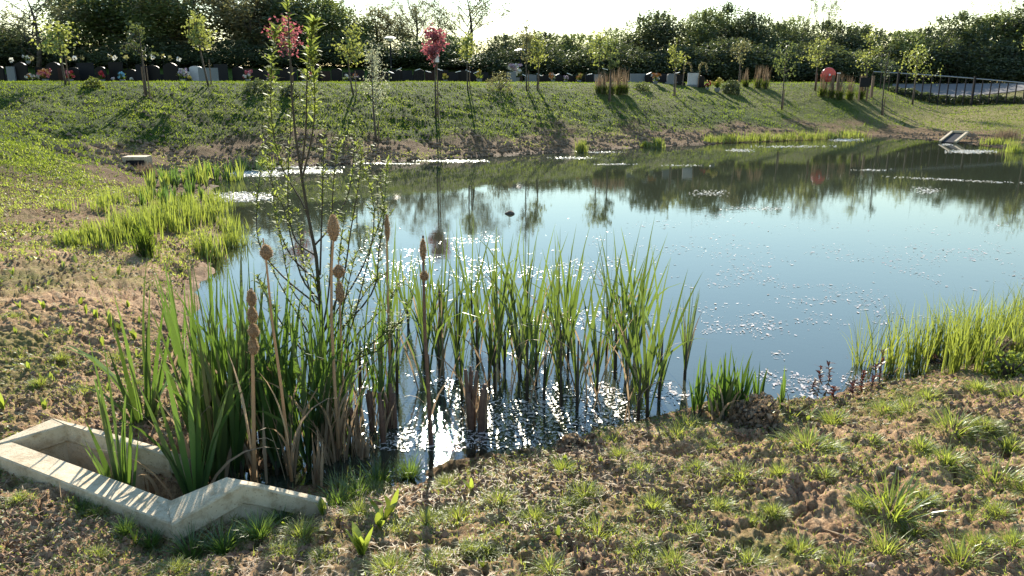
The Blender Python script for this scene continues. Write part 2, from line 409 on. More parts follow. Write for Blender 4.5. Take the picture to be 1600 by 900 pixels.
# ground
m, nt, o = newmat('ground'); b = nt.nodes.new('ShaderNodeBsdfPrincipled'); nt.links.new(b.outputs[0], o.inputs[0])
soil = ramp(nt, noise(nt, 9, 10, .8), [(.3, (.17, .10, .06)), (.5, (.39, .26, .155)), (.66, (.62, .47, .30))])
fine = ramp(nt, noise(nt, 60, 5, .8), [(.32, (.35, .32, .3)), (.6, (1.1, 1.08, 1.05))])
soil = mixc(nt, 1.0, soil, fine, 'MULTIPLY')
moss = ramp(nt, noise(nt, 45, 8, .85), [(.35, (.06, .045, .02)), (.5, (.14, .14, .04)), (.65, (.28, .26, .09))])
mk = ramp(nt, math_(nt, 'ADD', math_(nt, 'ADD', math_(nt, 'MULTIPLY', noise(nt, 2.6, 6, .7), .7), math_(nt, 'MULTIPLY', noise(nt, 40, 4, .8), .3)), math_(nt, 'MULTIPLY', attr(nt, 'moss'), .45)), [(.58, (0, 0, 0)), (.80, (.9, .9, .9))])
soil = mixc(nt, mk, soil, moss)
grs = ramp(nt, noise(nt, 7, 9, .8), [(.32, (.015, .034, .006)), (.52, (.045, .082, .012)), (.72, (.095, .135, .022))])
dry = ramp(nt, noise(nt, 5, 9, .8), [(.3, (.13, .115, .04)), (.7, (.32, .28, .13))])
grs = mixc(nt, attr(nt, 'dry'), grs, dry)
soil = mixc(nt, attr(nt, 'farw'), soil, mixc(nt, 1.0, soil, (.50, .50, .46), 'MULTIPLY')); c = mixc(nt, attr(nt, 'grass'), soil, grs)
wet = attr(nt, 'wet'); c = mixc(nt, wet, c, mixc(nt, 1.0, c, (.5, .44, .38), 'MULTIPLY'))
nt.links.new(c, b.inputs['Base Color'])
rg = nt.nodes.new('ShaderNodeMapRange'); rg.inputs[3].default_value = .95; rg.inputs[4].default_value = .75; nt.links.new(wet, rg.inputs[0]); nt.links.new(rg.outputs[0], b.inputs['Roughness'])
b.inputs['Specular IOR Level'].default_value = .08
bp = nt.nodes.new('ShaderNodeBump'); bp.inputs['Distance'].default_value = .022
bp.inputs['Strength'].default_value = .9
nt.links.new(noise(nt, 38, 8, .8), bp.inputs['Height'])
bp2 = nt.nodes.new('ShaderNodeBump'); bp2.inputs['Distance'].default_value = .16; nt.links.new(math_(nt, 'MULTIPLY', noise(nt, 6, 8, .8), attr(nt, 'farw')), bp2.inputs['Height']); nt.links.new(bp.outputs[0], bp2.inputs['Normal'])
nt.links.new(bp2.outputs[0], b.inputs['Normal'])
M['ground'] = m

# water
m, nt, o = newmat('pond water')
tc = nt.nodes.new('ShaderNodeTexCoord')
n1 = noise(nt, 5, 3, .55, tc.outputs['Object']); n2 = noise(nt, 22, 3, .6, tc.outputs['Object']); big = noise(nt, .35, 3, .5, tc.outputs['Object'])
amp = ramp(nt, big, [(.4, (.6, .6, .6)), (.62, (1, 1, 1))])
hgt = math_(nt, 'ADD', math_(nt, 'MULTIPLY', n1, .0035), math_(nt, 'MULTIPLY', n2, .0013))
hgt = math_(nt, 'MULTIPLY', hgt, math_(nt, 'MULTIPLY', amp, attr(nt, 'ripple')))
bp = nt.nodes.new('ShaderNodeBump'); bp.inputs['Distance'].default_value = 1.0; nt.links.new(hgt, bp.inputs['Height'])
fr = nt.nodes.new('ShaderNodeFresnel'); fr.inputs[0].default_value = 2.15; nt.links.new(bp.outputs[0], fr.inputs['Normal'])
gl = nt.nodes.new('ShaderNodeBsdfGlossy'); gl.inputs['Roughness'].default_value = .015; nt.links.new(bp.outputs[0], gl.inputs['Normal'])
df = nt.nodes.new('ShaderNodeBsdfDiffuse'); df.inputs[0].default_value = (.034, .041, .026, 1)
tr = nt.nodes.new('ShaderNodeBsdfTransparent'); tr.inputs[0].default_value = (.75, .68, .5, 1)
ms = nt.nodes.new('ShaderNodeMixShader'); nt.links.new(attr(nt, 'depth'), ms.inputs[0]); nt.links.new(tr.outputs[0], ms.inputs[1]); nt.links.new(df.outputs[0], ms.inputs[2])
m2 = nt.nodes.new('ShaderNodeMixShader'); nt.links.new(math_(nt, 'MULTIPLY', fr.outputs[0], 1.0), m2.inputs[0]); nt.links.new(ms.outputs[0], m2.inputs[1]); nt.links.new(gl.outputs[0], m2.inputs[2])
nt.links.new(m2.outputs[0], o.inputs[0])
M['water'] = m

# ------------------------------------------------------------------ the ground sheet
th = np.concatenate([np.linspace(-180, -46, 60, endpoint=False), np.linspace(-46, 46, 760, endpoint=False), np.linspace(46, 180, 60, endpoint=False)])
r = [0.25]
while r[-1] < 7: r.append(r[-1] + 0.0065 + r[-1] * .0017)
while r[-1] < 60: r.append(r[-1] * 1.0085)
while r[-1] < 2500: r.append(r[-1] * 1.15)
r = np.array(r); NT, NR = len(th), len(r)
TT, RR = np.meshgrid(np.radians(th), r)
X = RR * np.sin(TT); Y = RR * np.cos(TT)
Z = H(X.ravel(), Y.ravel())
D0 = sdf(X.ravel(), Y.ravel()); Xf, Yf = X.ravel(), Y.ravel()
rr = np.hypot(Xf, Yf); azd = np.degrees(np.arctan2(Xf, np.maximum(Yf, 1e-3)))
def grass_w(x, y, d):
    n = fbm(x * .7, y * .7, 4, 41); n2 = fbm(x * 2.2, y * 2.2, 3, 42)
    wf = sst(9, 15, y); a = np.degrees(np.arctan2(x, np.maximum(y, 1e-3)))
    rt = sst(23, 29, a)
    edge = 2.3 + (n - .5) * 3 + (n2 - .5) * 2.4 + rt * 1.2
    return sst(-1.0, .8, d - edge) * wf
GW = grass_w(Xf, Yf, D0)
DRY = np.clip(sst(22, 28, azd) * .75 + sst(29, 33, Yf) * .35 * (1 - sst(36, 42, Yf)) + (fbm(Xf * .5, Yf * .5, 3, 44) - .6) * .8, 0, 1)
MOSS = np.clip(.22 - .35 * sst(12, 16, rr) + (fbm(Xf * 1.2, Yf * 1.2, 3, 45) - .5), 0, 1)
WET = np.clip(1 - sst(-.05, .55, D0 + (fbm(Xf * 3, Yf * 3, 3, 47) - .5) * .5) + .0, 0, 1)
idx = np.arange(NT * NR).reshape(NR, NT)
Q = np.stack([idx[:-1, :], idx[1:, :], np.roll(idx, -1, 1)[1:, :], np.roll(idx, -1, 1)[:-1, :]], -1).reshape(-1, 4)
V = np.stack([Xf, Yf, Z], 1)
V = np.concatenate([V, [[0, 0, Hs(0, 0)]]]); c0 = NT * NR
T = np.stack([np.full(NT, c0), idx[0], np.roll(idx[0], -1)], 1)
ap = lambda a: np.append(a, 0)
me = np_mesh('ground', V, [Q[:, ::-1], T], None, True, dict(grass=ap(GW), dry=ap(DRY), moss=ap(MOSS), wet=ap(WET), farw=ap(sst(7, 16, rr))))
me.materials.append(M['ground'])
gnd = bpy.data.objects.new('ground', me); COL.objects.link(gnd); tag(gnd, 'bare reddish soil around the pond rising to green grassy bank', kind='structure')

# ------------------------------------------------------------------ the water sheet
def water_sheet():
    xs = np.linspace(-13, 34, 260); ys = np.concatenate([np.linspace(2.2, 8, 130, endpoint=False), np.linspace(8, 31, 150)])
    XX, YY = np.meshgrid(xs, ys); x = XX.ravel(); y = YY.ravel()
    h = H(x, y); dep = 1 - np.exp(-np.maximum(-h, 0) / 0.07)
    rip = .14 + .8 * np.exp(-(((x + .5) / 1.6) ** 2 + ((y - 5) / 3.) ** 2))
    i = np.arange(len(x)).reshape(XX.shape)
    q = np.stack([i[:-1, :-1], i[:-1, 1:], i[1:, 1:], i[1:, :-1]], -1).reshape(-1, 4)
    keep = (h[q].min(1) < .06); q = q[keep]
    me = np_mesh('water', np.stack([x, y, 0 * x], 1), [q], None, True, dict(depth=dep, ripple=rip))
    me.materials.append(M['water'])
    o = bpy.data.objects.new('water', me); COL.objects.link(o); tag(o, 'still murky pond water reflecting the sky and the trees', kind='structure')
water_sheet()

# path beyond the fence
def path():
    g = G(); us = np.linspace(1395, 1900, 60); rows = []
    for u in us:
        k = (u - 1395) / 205
        dn = 44.5 + .5 * k; df_ = 50.5
        a = ground_ray(u, dn); c = ground_ray(u, df_)
        for t in np.linspace(0, 1, 8):
            x = a[0] + (c[0] - a[0]) * t; y = a[1] + (c[1] - a[1]) * t; rows.append((x, y, Hs(x, y) + .03))
    n = 8; Q = [(i * n + j, i * n + j + 1, (i + 1) * n + j + 1, (i + 1) * n + j) for i in range(len(us) - 1) for j in range(n - 1)]
    g.add(rows, Q); o = g.obj('path', M['path'], smooth=True); tag(o, 'grey asphalt path behind the black fence', kind='structure')
path()
# ------------------------------------------------------------------ concrete outfall headwall (near left)
def wall_strip(g, top_out, top_in, zb, cham=.007):
    """solid strip of wall: lists of (x,y,z) along the outer and inner top edge; bottom at zb"""
    n = len(top_out)
    to = np.array(top_out, float); ti = np.array(top_in, float)
    w = to - ti; w[:, 2] = 0; w /= np.linalg.norm(w, axis=1)[:, None]
    lip = .085; rec = .022
    ob = to - w * rec; ib = ti + w * rec
    rows = [np.c_[ob[:, :2], np.full(n, zb)], ob - [0, 0, lip + .012], to - [0, 0, lip], to - [0, 0, cham], to - w * cham, ti + w * cham, ti - [0, 0, cham], ti - [0, 0, lip], ib - [0, 0, lip + .012], np.c_[ib[:, :2], np.full(n, zb)]]
    V = np.stack(rows, 1).reshape(-1, 3); k = 10; Q = []
    for i in range(n - 1):
        for j in range(k - 1): Q.append((i * k + j, i * k + j + 1, (i + 1) * k + j + 1, (i + 1) * k + j))
    for i in (0, n - 1):
        a = i * k; Q += [(a, a + 1, a + 8, a + 9), (a + 1, a + 2, a + 7, a + 8), (a + 2, a + 3, a + 6, a + 7), (a + 3, a + 4, a + 5, a + 6)]
    g.add(V, Q)
hwr = empty('concrete_headwall', (float(P(150, 720, .2)[0]), float(P(150, 720, .2)[1]), 0))
tag(hwr, 'pale concrete drain outfall with low walls round a pit, beside the tall green blades', 'drain outfall')
def hchild(g, name):
    o = g.obj(name, M['concrete'], hwr); o.matrix_parent_inverse = hwr.matrix_basis.inverted(); o.location = (0, 0, 0)
    me = o.data; co = np.zeros(len(me.vertices) * 3, np.float32); me.vertices.foreach_get('co', co); co = co.reshape(-1, 3)
    co -= np.array(hwr.location, np.float32); me.vertices.foreach_set('co', co.ravel()); o.matrix_parent_inverse.identity(); me.update(); return o
g = G(); wall_strip(g, [hw(-30, 700, .40), hw(0, 714, .397), hw(120, 761, .37), hw(272, 820, .32)], [hw(18, 689, .40), hw(20, 690, .40), hw(135, 732, .365), hw(267, 781, .32)], -.2); hchild(g, 'front_wall')
g = G(); wall_strip(g, [hw(-32, 701, .401), hw(82, 653, .421)], [hw(17, 690.5, .401), hw(106, 662, .421)], -.2); hchild(g, 'back_wall')
g = G(); wall_strip(g, [hw(80, 652.5, .423), hw(179, 677, .40), hw(262, 701, .33), hw(298, 716, .20)], [hw(102, 662.5, .423), hw(170, 684.5, .40), hw(262, 711, .33), hw(292, 727, .20)], -.2); hchild(g, 'side_wall')
pk = [hw(262, 783, .325), hw(352, 745, .40), hw(400, 753, .385), hw(508, 777, .27)]
po = [hw(268, 819, .325), hw(378, 757, .398), hw(402, 761, .383), hw(512, 787, .268)]
g = G(); wall_strip(g, po, pk, -.2); hchild(g, 'wing_wall')
g = G()
for k, (u, v) in enumerate([(228, 742), (250, 760)]):
    a = Pd(196 + 60 * k, 640, 3.05); 
x0, y0 = P(262, 770, .0)
g2 = G(); tube(g2, [(x0 - .42, y0 + .20, .02), (x0 - .2, y0 + .1, .06), (x0 - .02, y0, .02)], [.02, .022, .012], 7)
o = g2.obj('dead_branch', M['straw']); tag(o, 'brown broken branch floating inside the concrete outfall pit', 'branch')

# ------------------------------------------------------------------ trees: prototypes
def limb_pts(a, b, bend, n=5):
    a = np.array(a, float); b = np.array(b, float); t = np.linspace(0, 1, n)[:, None]
    mid = rng.normal(size=3) * bend * np.linalg.norm(b - a)
    return a * (1 - t) + b * t + mid * (t * (1 - t) * 4) * .5
def make_crown(h, w, nlobe, per, leaf, zlo=.25, shell=.55, rag=.3, top=1.0, depthw=None):
    g = G(); depthw = depthw or w
    cz = h * (zlo + top) / 2; hz = h * (top - zlo) / 2
    for i in range(nlobe):
        d = rng.normal(size=3); d /= np.linalg.norm(d); q = rng.uniform(.1, 1) ** .5
        c = np.array([d[0] * w / 2 * q * .8, d[1] * depthw / 2 * q * .8, cz + d[2] * hz * q * .8])
        rad = np.array([w * .19, depthw * .19, hz * .32]) * rng.uniform(.6, 1.25)
        n = int(per * rng.uniform(.7, 1.3))
        v = rng.normal(size=(n, 3)); v /= np.linalg.norm(v, axis=1)[:, None]
        v *= (rng.uniform(shell, 1, n) ** .6 * (1 + rng.normal(size=n) * rag * .5))[:, None]
        C = c + v * rad; C = C[C[:, 2] > .02]
        leaves(g, C, leaf * rng.uniform(.6, 1.3, len(C)), tint=np.clip(rng.normal(rng.uniform(.25, .75), .25, len(C)), 0, 1))
    # loose upright sprigs for a broken outline
    for i in range(int(nlobe * 1.2)):
        a = rng.uniform(0, 6.28); q = rng.uniform(0, .9); b0 = np.array([math.cos(a) * w / 2 * q * .8, math.sin(a) * depthw / 2 * q * .8, cz + hz * .75 * math.sqrt(max(0, 1 - q * q))])
        n = 26; t = rng.uniform(0, 1, n)[:, None]
        dirn = np.array([math.cos(a) * q * .6, math.sin(a) * q * .6, 1.]) * h * rng.uniform(.06, .15)
        leaves(g, b0 + dirn * t + rng.normal(size=(n, 3)) * leaf * .45 * (1.2 - t), leaf * .8, tint=rng.uniform(.4, 1, n))
    return g
def make_wood(h, w, nl, r0, zfork=.3, nb=3, reach=.42, top=.95):
    g = G(); tp = limb_pts((0, 0, -.2), (0, 0, h * .85), .04, 7); tube(g, tp, np.linspace(r0, r0 * .2, 7), 7)
    tips = []
    for i in range(nl):
        t = rng.uniform(zfork, .8); a = i * 2.4 + rng.uniform(-.4, .4); s = tp[0] * (1 - t) + tp[-1] * t
        e = np.array([math.cos(a) * w * reach * rng.uniform(.6, 1), math.sin(a) * w * reach * rng.uniform(.6, 1), min(h * top, s[2] + h * rng.uniform(.18, .42))])
        lp = limb_pts(s, e, .18, 5); tube(g, lp, np.linspace(r0 * .4 * (1 - t * .5), r0 * .08, 5), 5, cap=False); tips.append(lp)
        for j in range(nb):
            q = rng.uniform(.35, .95); k = min(3, int(q * 4)); s2 = lp[k] * (1 - (q * 4 - k)) + lp[k + 1] * (q * 4 - k)
            e2 = s2 + rng.normal(size=3) * w * .10 + np.array([math.cos(a) * .05 * w, math.sin(a) * .05 * w, h * rng.uniform(.08, .2)])
            l2 = limb_pts(s2, e2, .2, 4); tube(g, l2, np.linspace(r0 * .12, r0 * .03, 4), 4, cap=False); tips.append(l2)
            for q2 in range(2):
                s3 = l2[rng.integers(1, 4)]; e3 = s3 + rng.normal(size=3) * w * .05 + np.array([0, 0, h * rng.uniform(.03, .1)]); l3 = limb_pts(s3, e3, .2, 3); tube(g, l3, np.linspace(r0 * .05, r0 * .02, 3), 3, cap=False); tips.append(l3)
    return g, tips
def tree_proto(kind, crown_mat, name, label, cat):
    root = empty(name, (0, 0, -50))
    tag(root, label, cat)
    if kind == 'sparse':
        g, tips = make_wood(7, 5.2, 13, .13, .22, 5, .5, 1.0)
        g.obj('trunk', M['bark'], root, True)
        c = G(); pts = []
        for lp in tips:
            n = 26; t = rng.uniform(.25, 1, n); k = np.minimum((t * (len(lp) - 1)).astype(int), len(lp) - 2); f = t * (len(lp) - 1) - k
            p = lp[k] * (1 - f)[:, None] + lp[k + 1] * f[:, None]; pts.append(p + rng.normal(size=p.shape) * .11)
        pts = np.concatenate(pts); leaves(c, pts, rng.uniform(.06, .15, len(pts))); c.obj('crown', M[crown_mat], root)
    else:
        prm = dict(dense=(7, 5.2, 46, 280, .19, .02, .5, .35), bushy=(4.6, 5.6, 52, 250, .17, -.12, .5, .35), loose=(7, 4.6, 34, 230, .16, .08, .35, .5))[kind]
        g, tips = make_wood(prm[0], prm[1], 8, .13 if kind != 'bushy' else .09, .15, 3); g.obj('trunk', M['bark'], root, True)
        make_crown(*prm).obj('crown', M[crown_mat], root)
    return root
protos = {}
K = [('d1', 'dense', 'crown dark'), ('d2', 'dense', 'crown dark'), ('b1', 'bushy', 'crown dark'), ('b2', 'bushy', 'crown dark'), ('b3', 'bushy', 'crown green'), ('l1', 'loose', 'crown green'),
     ('l2', 'loose', 'crown pale'), ('s1', 'sparse', 'crown pale'), ('s2', 'sparse', 'crown pale'), ('g1', 'dense', 'crown green')]
for k_, kind_, mat_ in K:
    protos[k_] = tree_proto(kind_, mat_, 'hedge_shrub' if kind_ == 'bushy' else ('sparse_tree' if kind_ == 'sparse' else 'leafy_tree'), 'x', 'tree')
protoH = dict(d1=7, d2=7, g1=7, b1=4.6, b2=4.6, b3=4.6, l1=7, l2=7, s1=7, s2=7)
protoW = dict(d1=5.0, d2=5.0, g1=5., b1=5.4, b2=5.4, b3=5.4, l1=4.4, l2=4.4, s1=5.2, s2=5.2)
KN = dict(d='dense dark leafy tree', g='mid green leafy tree', b='dark hedge shrub', l='loose airy tree', s='nearly bare spring tree with tiny leaves')
WHERE = lambda u: ('far left end of the tree belt' if u < 120 else 'left part of the tree belt above the graves' if u < 420 else 'tree belt left of the crimson sapling' if u < 640 else
                   'tree belt between crimson sapling and centre' if u < 900 else 'tree belt right of centre' if u < 1180 else 'tree belt behind the orange lifebuoy case' if u < 1400 else 'tree belt behind the black fence')
belt = []
# (column u, skyline v, distance, width px, kind)
belt_list = [(-60, 25, 52, 190, 'd1'), (15, 40, 50, 150, 'd2'), (62, -25, 47, 150, 's1'), (120, 45, 52, 130, 'b1'), (165, -40, 53, 150, 'l1'), (222, -50, 52, 170, 'g1'), (272, -25, 50, 130, 'l1'),
    (318, -45, 52, 170, 'l2'), (372, -60, 54, 190, 's2'), (405, -25, 52, 150, 'l2'), (455, -35, 53, 170, 'd2'), (522, -4, 51, 120, 'g1'), (590, 12, 54, 110, 'l2'), (628, 8, 55, 100, 's1'), (652, -12, 54, 90, 's2'),
    (690, 50, 50, 100, 'b3'), (732, -22, 53, 130, 's1'), (790, 50, 51, 110, 'b1'), (850, 46, 52, 120, 'b2'), (905, 48, 51, 110, 'b3'), (960, 38, 53, 90, 'l1'), (1020, 14, 51, 110, 'd1'), (1068, 30, 54, 90, 's2'),
    (1095, 12, 52, 80, 'g1'), (1130, 3, 53, 95, 'd2'), (1172, 16, 52, 90, 'd1'), (1212, 32, 53, 110, 'b1'), (1240, 18, 56, 60, 'l1'), (1277, 4, 58, 60, 's1'), (1285, 28, 53, 120, 'b2'), (1340, 36, 53, 110, 'b1'),
    (1395, 44, 54, 110, 'b3'), (1440, 38, 55, 100, 'b2'), (1490, 16, 56, 110, 'd2'), (1540, 18, 55, 100, 'g1'), (1562, 0, 60, 70, 's2'), (1610, 0, 54, 130, 'd1'), (1690, 10, 54, 160, 'd2'), (-190, 10, 54, 200, 'd2'), (1800, 5, 54, 170, 'l1')]
def place_belt(u, vtop, D, wpx, k, nm=None):
    x, y, z = ground_ray(u, D); top = Pd(u, vtop, D)[2]; h = top - z
    wid = wpx / F * math.hypot(D, 0) * 1.02
    zz = z - .15; s = h / (protoH[k] * .98)
    belt.append((u, vtop, k))
    return copy_thing(protos[k], (x, y, zz), random.uniform(0, 6.28), (wid / protoW[k] * 1.08, wid / protoW[k] * 1.08, s))
cnt = {}
def ordinal(n): return ['first', 'second', 'third', 'fourth', 'fifth', 'sixth', 'seventh', 'eighth', 'ninth', 'tenth', 'eleventh', 'twelfth', 'thirteenth', 'fourteenth', 'fifteenth', 'sixteenth', 'seventeenth', 'eighteenth', 'nineteenth', 'twentieth', 'twenty-first', 'twenty-second', 'twenty-third', 'twenty-fourth', 'twenty-fifth', 'twenty-sixth', 'twenty-seventh', 'twenty-eighth', 'twenty-ninth', 'thirtieth', 'thirty-first', 'thirty-second', 'thirty-third', 'thirty-fourth', 'thirty-fifth', 'thirty-sixth', 'thirty-seventh', 'thirty-eighth', 'thirty-ninth', 'fortieth', 'forty-first', 'forty-second', 'forty-third'][n]
objs = []
for a in sorted(belt_list):
    o = place_belt(*a); objs.append((a[0], a[4][0], o))
for kk, nm in KN.items():
    sub = [o for u, k, o in objs if k == kk]; us = [u for u, k, o in objs if k == kk]
    for i, o in enumerate(sub):
        o['label'] = f"{nm} on the skyline, {ordinal(i)} such from the left"; o['category'] = 'tree'; o['group'] = 'trees along the skyline behind the graves'
# front row of dark low shrubs that close the belt down to the ground
i = 0
for u in list(range(-120, 1760, 60)):
    k = ['b1', 'b2'][i % 2]; vt = [70, 56, 76, 62, 80][i % 5] + (8 if 700 < u < 900 else 0)
    o = place_belt(u + random.uniform(-12, 12), vt - 2, 47.2 + random.uniform(-.6, .6) + (6.2 if u > 1330 else 0) + (1.5 if u < 700 else 0), 128, k)
    o['label'] = f"low dense dark shrub at the foot of the trees, {ordinal(i)} from the left"; o['category'] = 'shrub'; o['group'] = 'dark shrubs at the foot of the tree belt'; i += 1
for k_ in protos:
    for c in kids(protos[k_]): bpy.data.objects.remove(c)
    bpy.data.objects.remove(protos[k_])
_tree.clear()

# ------------------------------------------------------------------ young trees on the bank
def young_tree(u, v, vtop, vcrown, wpx, mat, label, name='young_tree', stakes=1, leaf=.115, n=1200, lean=0, sparse=False, D=None, tag_=False, group='young trees planted along the bank', tall_stake=False, cone=False):
    n = int(n * 1.15) if n < 1200 else n
    if D is None: x, y, z = ground_at_px(u, v)
    else: x, y, z = ground_ray(u, D)
    top = Pd(u, vtop, y)[2]; zc = Pd(u, vcrown, y)[2]; h = max(1.0, top - z); w = wpx / F * y
    root = empty(name, (x, y, z)); tag(root, label, 'tree', group)
    tp = limb_pts((0, 0, -.05), (lean, 0, h * .93), .03, 6); g = G(); tube(g, tp, np.linspace(.035, .012, 6), 6)
    zc0 = zc - z; cr = G(); brs = 16 if not sparse else 12
    for i in range(brs):
        t = rng.uniform(max(.15, (zc0) / h * .92), .9); s = np.array([lean * t, 0, h * t]); a = rng.uniform(0, 6.28)
        prof = (1 - max(0, (t * h - zc0) / max(.1, h - zc0))) ** (.9 if cone else .45)
        e = s + np.array([math.cos(a) * w * .5 * prof * rng.uniform(.6, 1.05), math.sin(a) * w * .5 * prof, min((h - zc0) * .3, h * .97 - s[2]) * rng.uniform(.5, 1.1)])
        lp = limb_pts(s, e, .15, 4); tube(g, lp, np.linspace(.011, .004, 4), 4, cap=False)
        m_ = int(n / brs * rng.uniform(.6, 1.4)); t2 = rng.uniform(.15, 1.05, m_); p = lp[0] * (1 - t2)[:, None] + lp[-1] * t2[:, None]
        leaves(cr, p + rng.normal(size=p.shape) * w * (.055 if sparse else .085), leaf * rng.uniform(.5, 1.2, m_), tint=np.clip(rng.normal(rng.uniform(.3, .7), .2, m_), 0, 1))
    m_ = n // 8; t2 = rng.uniform(max(.2, zc0 / h), 1.05, m_); p = np.stack([lean * t2, 0 * t2, h * t2], 1); leaves(cr, p + rng.normal(size=p.shape) * w * .06, leaf, None)
    g.obj('trunk', M['bark'], root, True); cr.obj('crown', M[mat], root)
    for k in range(stakes):
        s = G(); hx = .07 * (1 if k == 0 else -1); hh = (min(.8, zc0 * .75) if not tall_stake else zc0 * 1.0)
        tube(s, [(hx, .05, -.1), (hx, .05, hh)], [.02, .018], 6); s.obj('stake', M['stake'], root)
    if tag_:
        s = G(); box(s, (.06, -.03, zc0 + .02), (.17, .012, .24)); s.obj('label_board', M['white plastic'], root)
    return root
yt = [
 (103, 132, 42, 76, 72, 'young', 'leaning young tree with yellow-green spreading crown at the far left of the bank top', dict(n=520)),
 (229, 150, 38, 84, 62, 'crown dark', 'thin dark young tree with two stakes on the left slope', dict(stakes=2, n=240, sparse=True)),
 (326, 134, 22, 74, 46, 'young', 'young tree with narrow yellow crown beside the light grey headstone', dict(n=520, lean=-.25)),
 (455, 145, 32, 82, 70, 'red leaf', 'red leaved young tree seen through the willow top', dict(n=420, leaf=.12)),
 (553, 149, 42, 98, 62, 'young', 'crooked yellow young tree left of the silvery sapling', dict(n=420, lean=-.1)),
 (588, 221, 72, 178, 66, 'white leaf', 'silvery pale sapling standing lowest, near the far waterline', dict(n=900, leaf=.055, stakes=1, cone=True)),
 (681, 183, 44, 92, 46, 'red leaf', 'round crimson sapling with a tall stake and small white board', dict(n=900, leaf=.11, tag_=True, tall_stake=True)),
 (731, 141, 52, 92, 36, 'young', 'small yellow-green young tree just right of the crimson sapling', dict(n=300)),
 (823, 141, 32, 100, 46, 'crown pale', 'sparse thin young tree with a wispy tall top', dict(n=240, sparse=True)),
 (839, 139, 58, 104, 40, 'young', 'young tree with green crown close beside the wispy thin tree', dict(n=420)),
 (936, 137, 50, 104, 48, 'young', 'young tree behind the dry plume grasses, left of a staked one', dict(n=420)),
 (951, 157, 60, 106, 40, 'crown green', 'staked young tree in front of the dry plume grasses', dict(n=300, sparse=True)),
 (1053, 150, 64, 106, 36, 'young', 'small fresh green young tree left of the two wire arches', dict(n=300, sparse=True)),
 (1154, 137, 64, 100, 38, 'crown pale', 'olive young tree behind the dark round bush', dict(n=320)),
 (1221, 171, 62, 122, 46, 'crown green', 'slim dark young tree on the slope left of the lifebuoy case', dict(n=340, sparse=True)),
 (1273, 142, 58, 104, 52, 'young', 'pale leaved young tree just left of the orange lifebuoy case', dict(n=420)),
 (1350, 150, 52, 116, 58, 'young', 'bushy light green young tree at the left end of the fence', dict(n=420, sparse=True, cone=True)),
 (1378, 181, 64, 122, 34, 'crown dark', 'brownish thin sapling on the slope before the fence end', dict(n=180, sparse=True)),
 (1425, 163, 72, 122, 62, 'young', 'bright lime green young tree standing in front of the black fence', dict(n=420, leaf=.12)),
 (1612, 170, 22, 86, 60, 'young', 'yellow-green young tree cut off by the right edge of the view', dict(n=420, leaf=.12)),
]
for a in yt: young_tree(*a[:7], **a[7])

def bush(u, v, vtop, wpx, mat, label, name='bush', n=1400, leaf=.08, stemmy=False):
    x, y, z = ground_at_px(u, v); h = Pd(u, vtop, y)[2] - z; w = wpx / F * y
    root = empty(name, (x, y, z - .03)); tag(root, label, 'bush')
    g = G(); cr = G()
    for i in range(10):
        a = rng.uniform(0, 6.28); e = np.array([math.cos(a) * w * .38, math.sin(a) * w * .38, h * rng.uniform(.6, .95)]); tube(g, limb_pts((0, 0, 0), e, .1, 4), np.linspace(.014, .004, 4), 4, cap=False)
    v_ = rng.normal(size=(n, 3)); v_ /= np.linalg.norm(v_, axis=1)[:, None]; v_ *= rng.uniform(.5, 1.08, n)[:, None] ** .6
    v_[:, 2] = np.abs(v_[:, 2]); v_ *= np.array([w * .5, w * .5, h]); v_ *= (1 + (fbm(np.arctan2(v_[:, 1], v_[:, 0]) * 2 + 9, v_[:, 2] * 4 / max(h, .1), 2, 3) - .5) * .6)[:, None]
    leaves(cr, v_, leaf * rng.uniform(.5, 1.2, n)); g.obj('stems', M['bark'], root); cr.obj('foliage', M[mat], root)
bush(1142, 146, 124, 28, 'crown dark', 'dark green round clipped bush on the bank top', n=1800)
bush(781, 141, 110, 42, 'crown pale', 'loose pale flowering bush on the bank edge beside a grey headstone', n=600)
bush(452, 150, 132, 26, 'crown dark', 'small dark bush on the bank top behind the willow', n=600)
bush(1003, 140, 127, 26, 'crown green', 'low grey-green bush right of the dry plume grasses', n=500)
bush(404, 142, 122, 44, 'crown dark', 'low dark spiky bush left of the willow on the bank top', n=700)
bush(146, 138, 120, 30, 'weed', 'low weedy yellow-green bush on the left bank edge', n=500)

def plume(u, v, vtop, label, n=46):
    x, y, z = ground_at_px(u, v); h = Pd(u, vtop, y)[2] - z
    root = empty('plume_grass', (x, y, z)); tag(root, label, 'ornamental grass', 'dry upright plume grasses on the bank top')
    g = G(); base = np.c_[rng.normal(size=(160, 2)) * .07, np.zeros(160)]; blades(g, base, rng.uniform(0, 6.28, 160), rng.uniform(.25, .5, 160) * min(h, 1.2), .02, rng.uniform(.05, .4, 160), .8, 3); g.obj('tuft', M['turf'], root)
    g = G(); base = np.c_[rng.normal(size=(n, 2)) * .07, np.zeros(n)]; blades(g, base, rng.uniform(0, 6.28, n), h * rng.uniform(.65, 1, n), .016, rng.uniform(0, .13, n), .08, 4)
    g.obj('stalk', M['plume'], root)['kind'] = 'stuff'
for i, (u, v, vt) in enumerate([(943, 146, 104), (955, 147, 106), (966, 147, 100), (975, 147, 103), (935, 145, 112), (1184, 137, 98), (1196, 138, 98), (1284, 150, 108), (1298, 152, 112), (1311, 155, 108), (1327, 155, 114), (1344, 154, 112), (1164, 135, 104)]):
    grp = 'the centre row beside the staked young trees' if u < 1000 else 'the pair right of the dark round bush' if u < 1200 else 'the row beside the orange lifebuoy case'
    plume(u, v, vt, f"tan upright plume grass clump, {ordinal(i)} planted, in {grp}" if False else f"tan upright plume grass in {grp}, at {'left' if i in (4, 5, 7, 12) else 'right' if i in (3, 6, 11) else 'middle'} position {['a','b'][0] if False else ''}".strip())
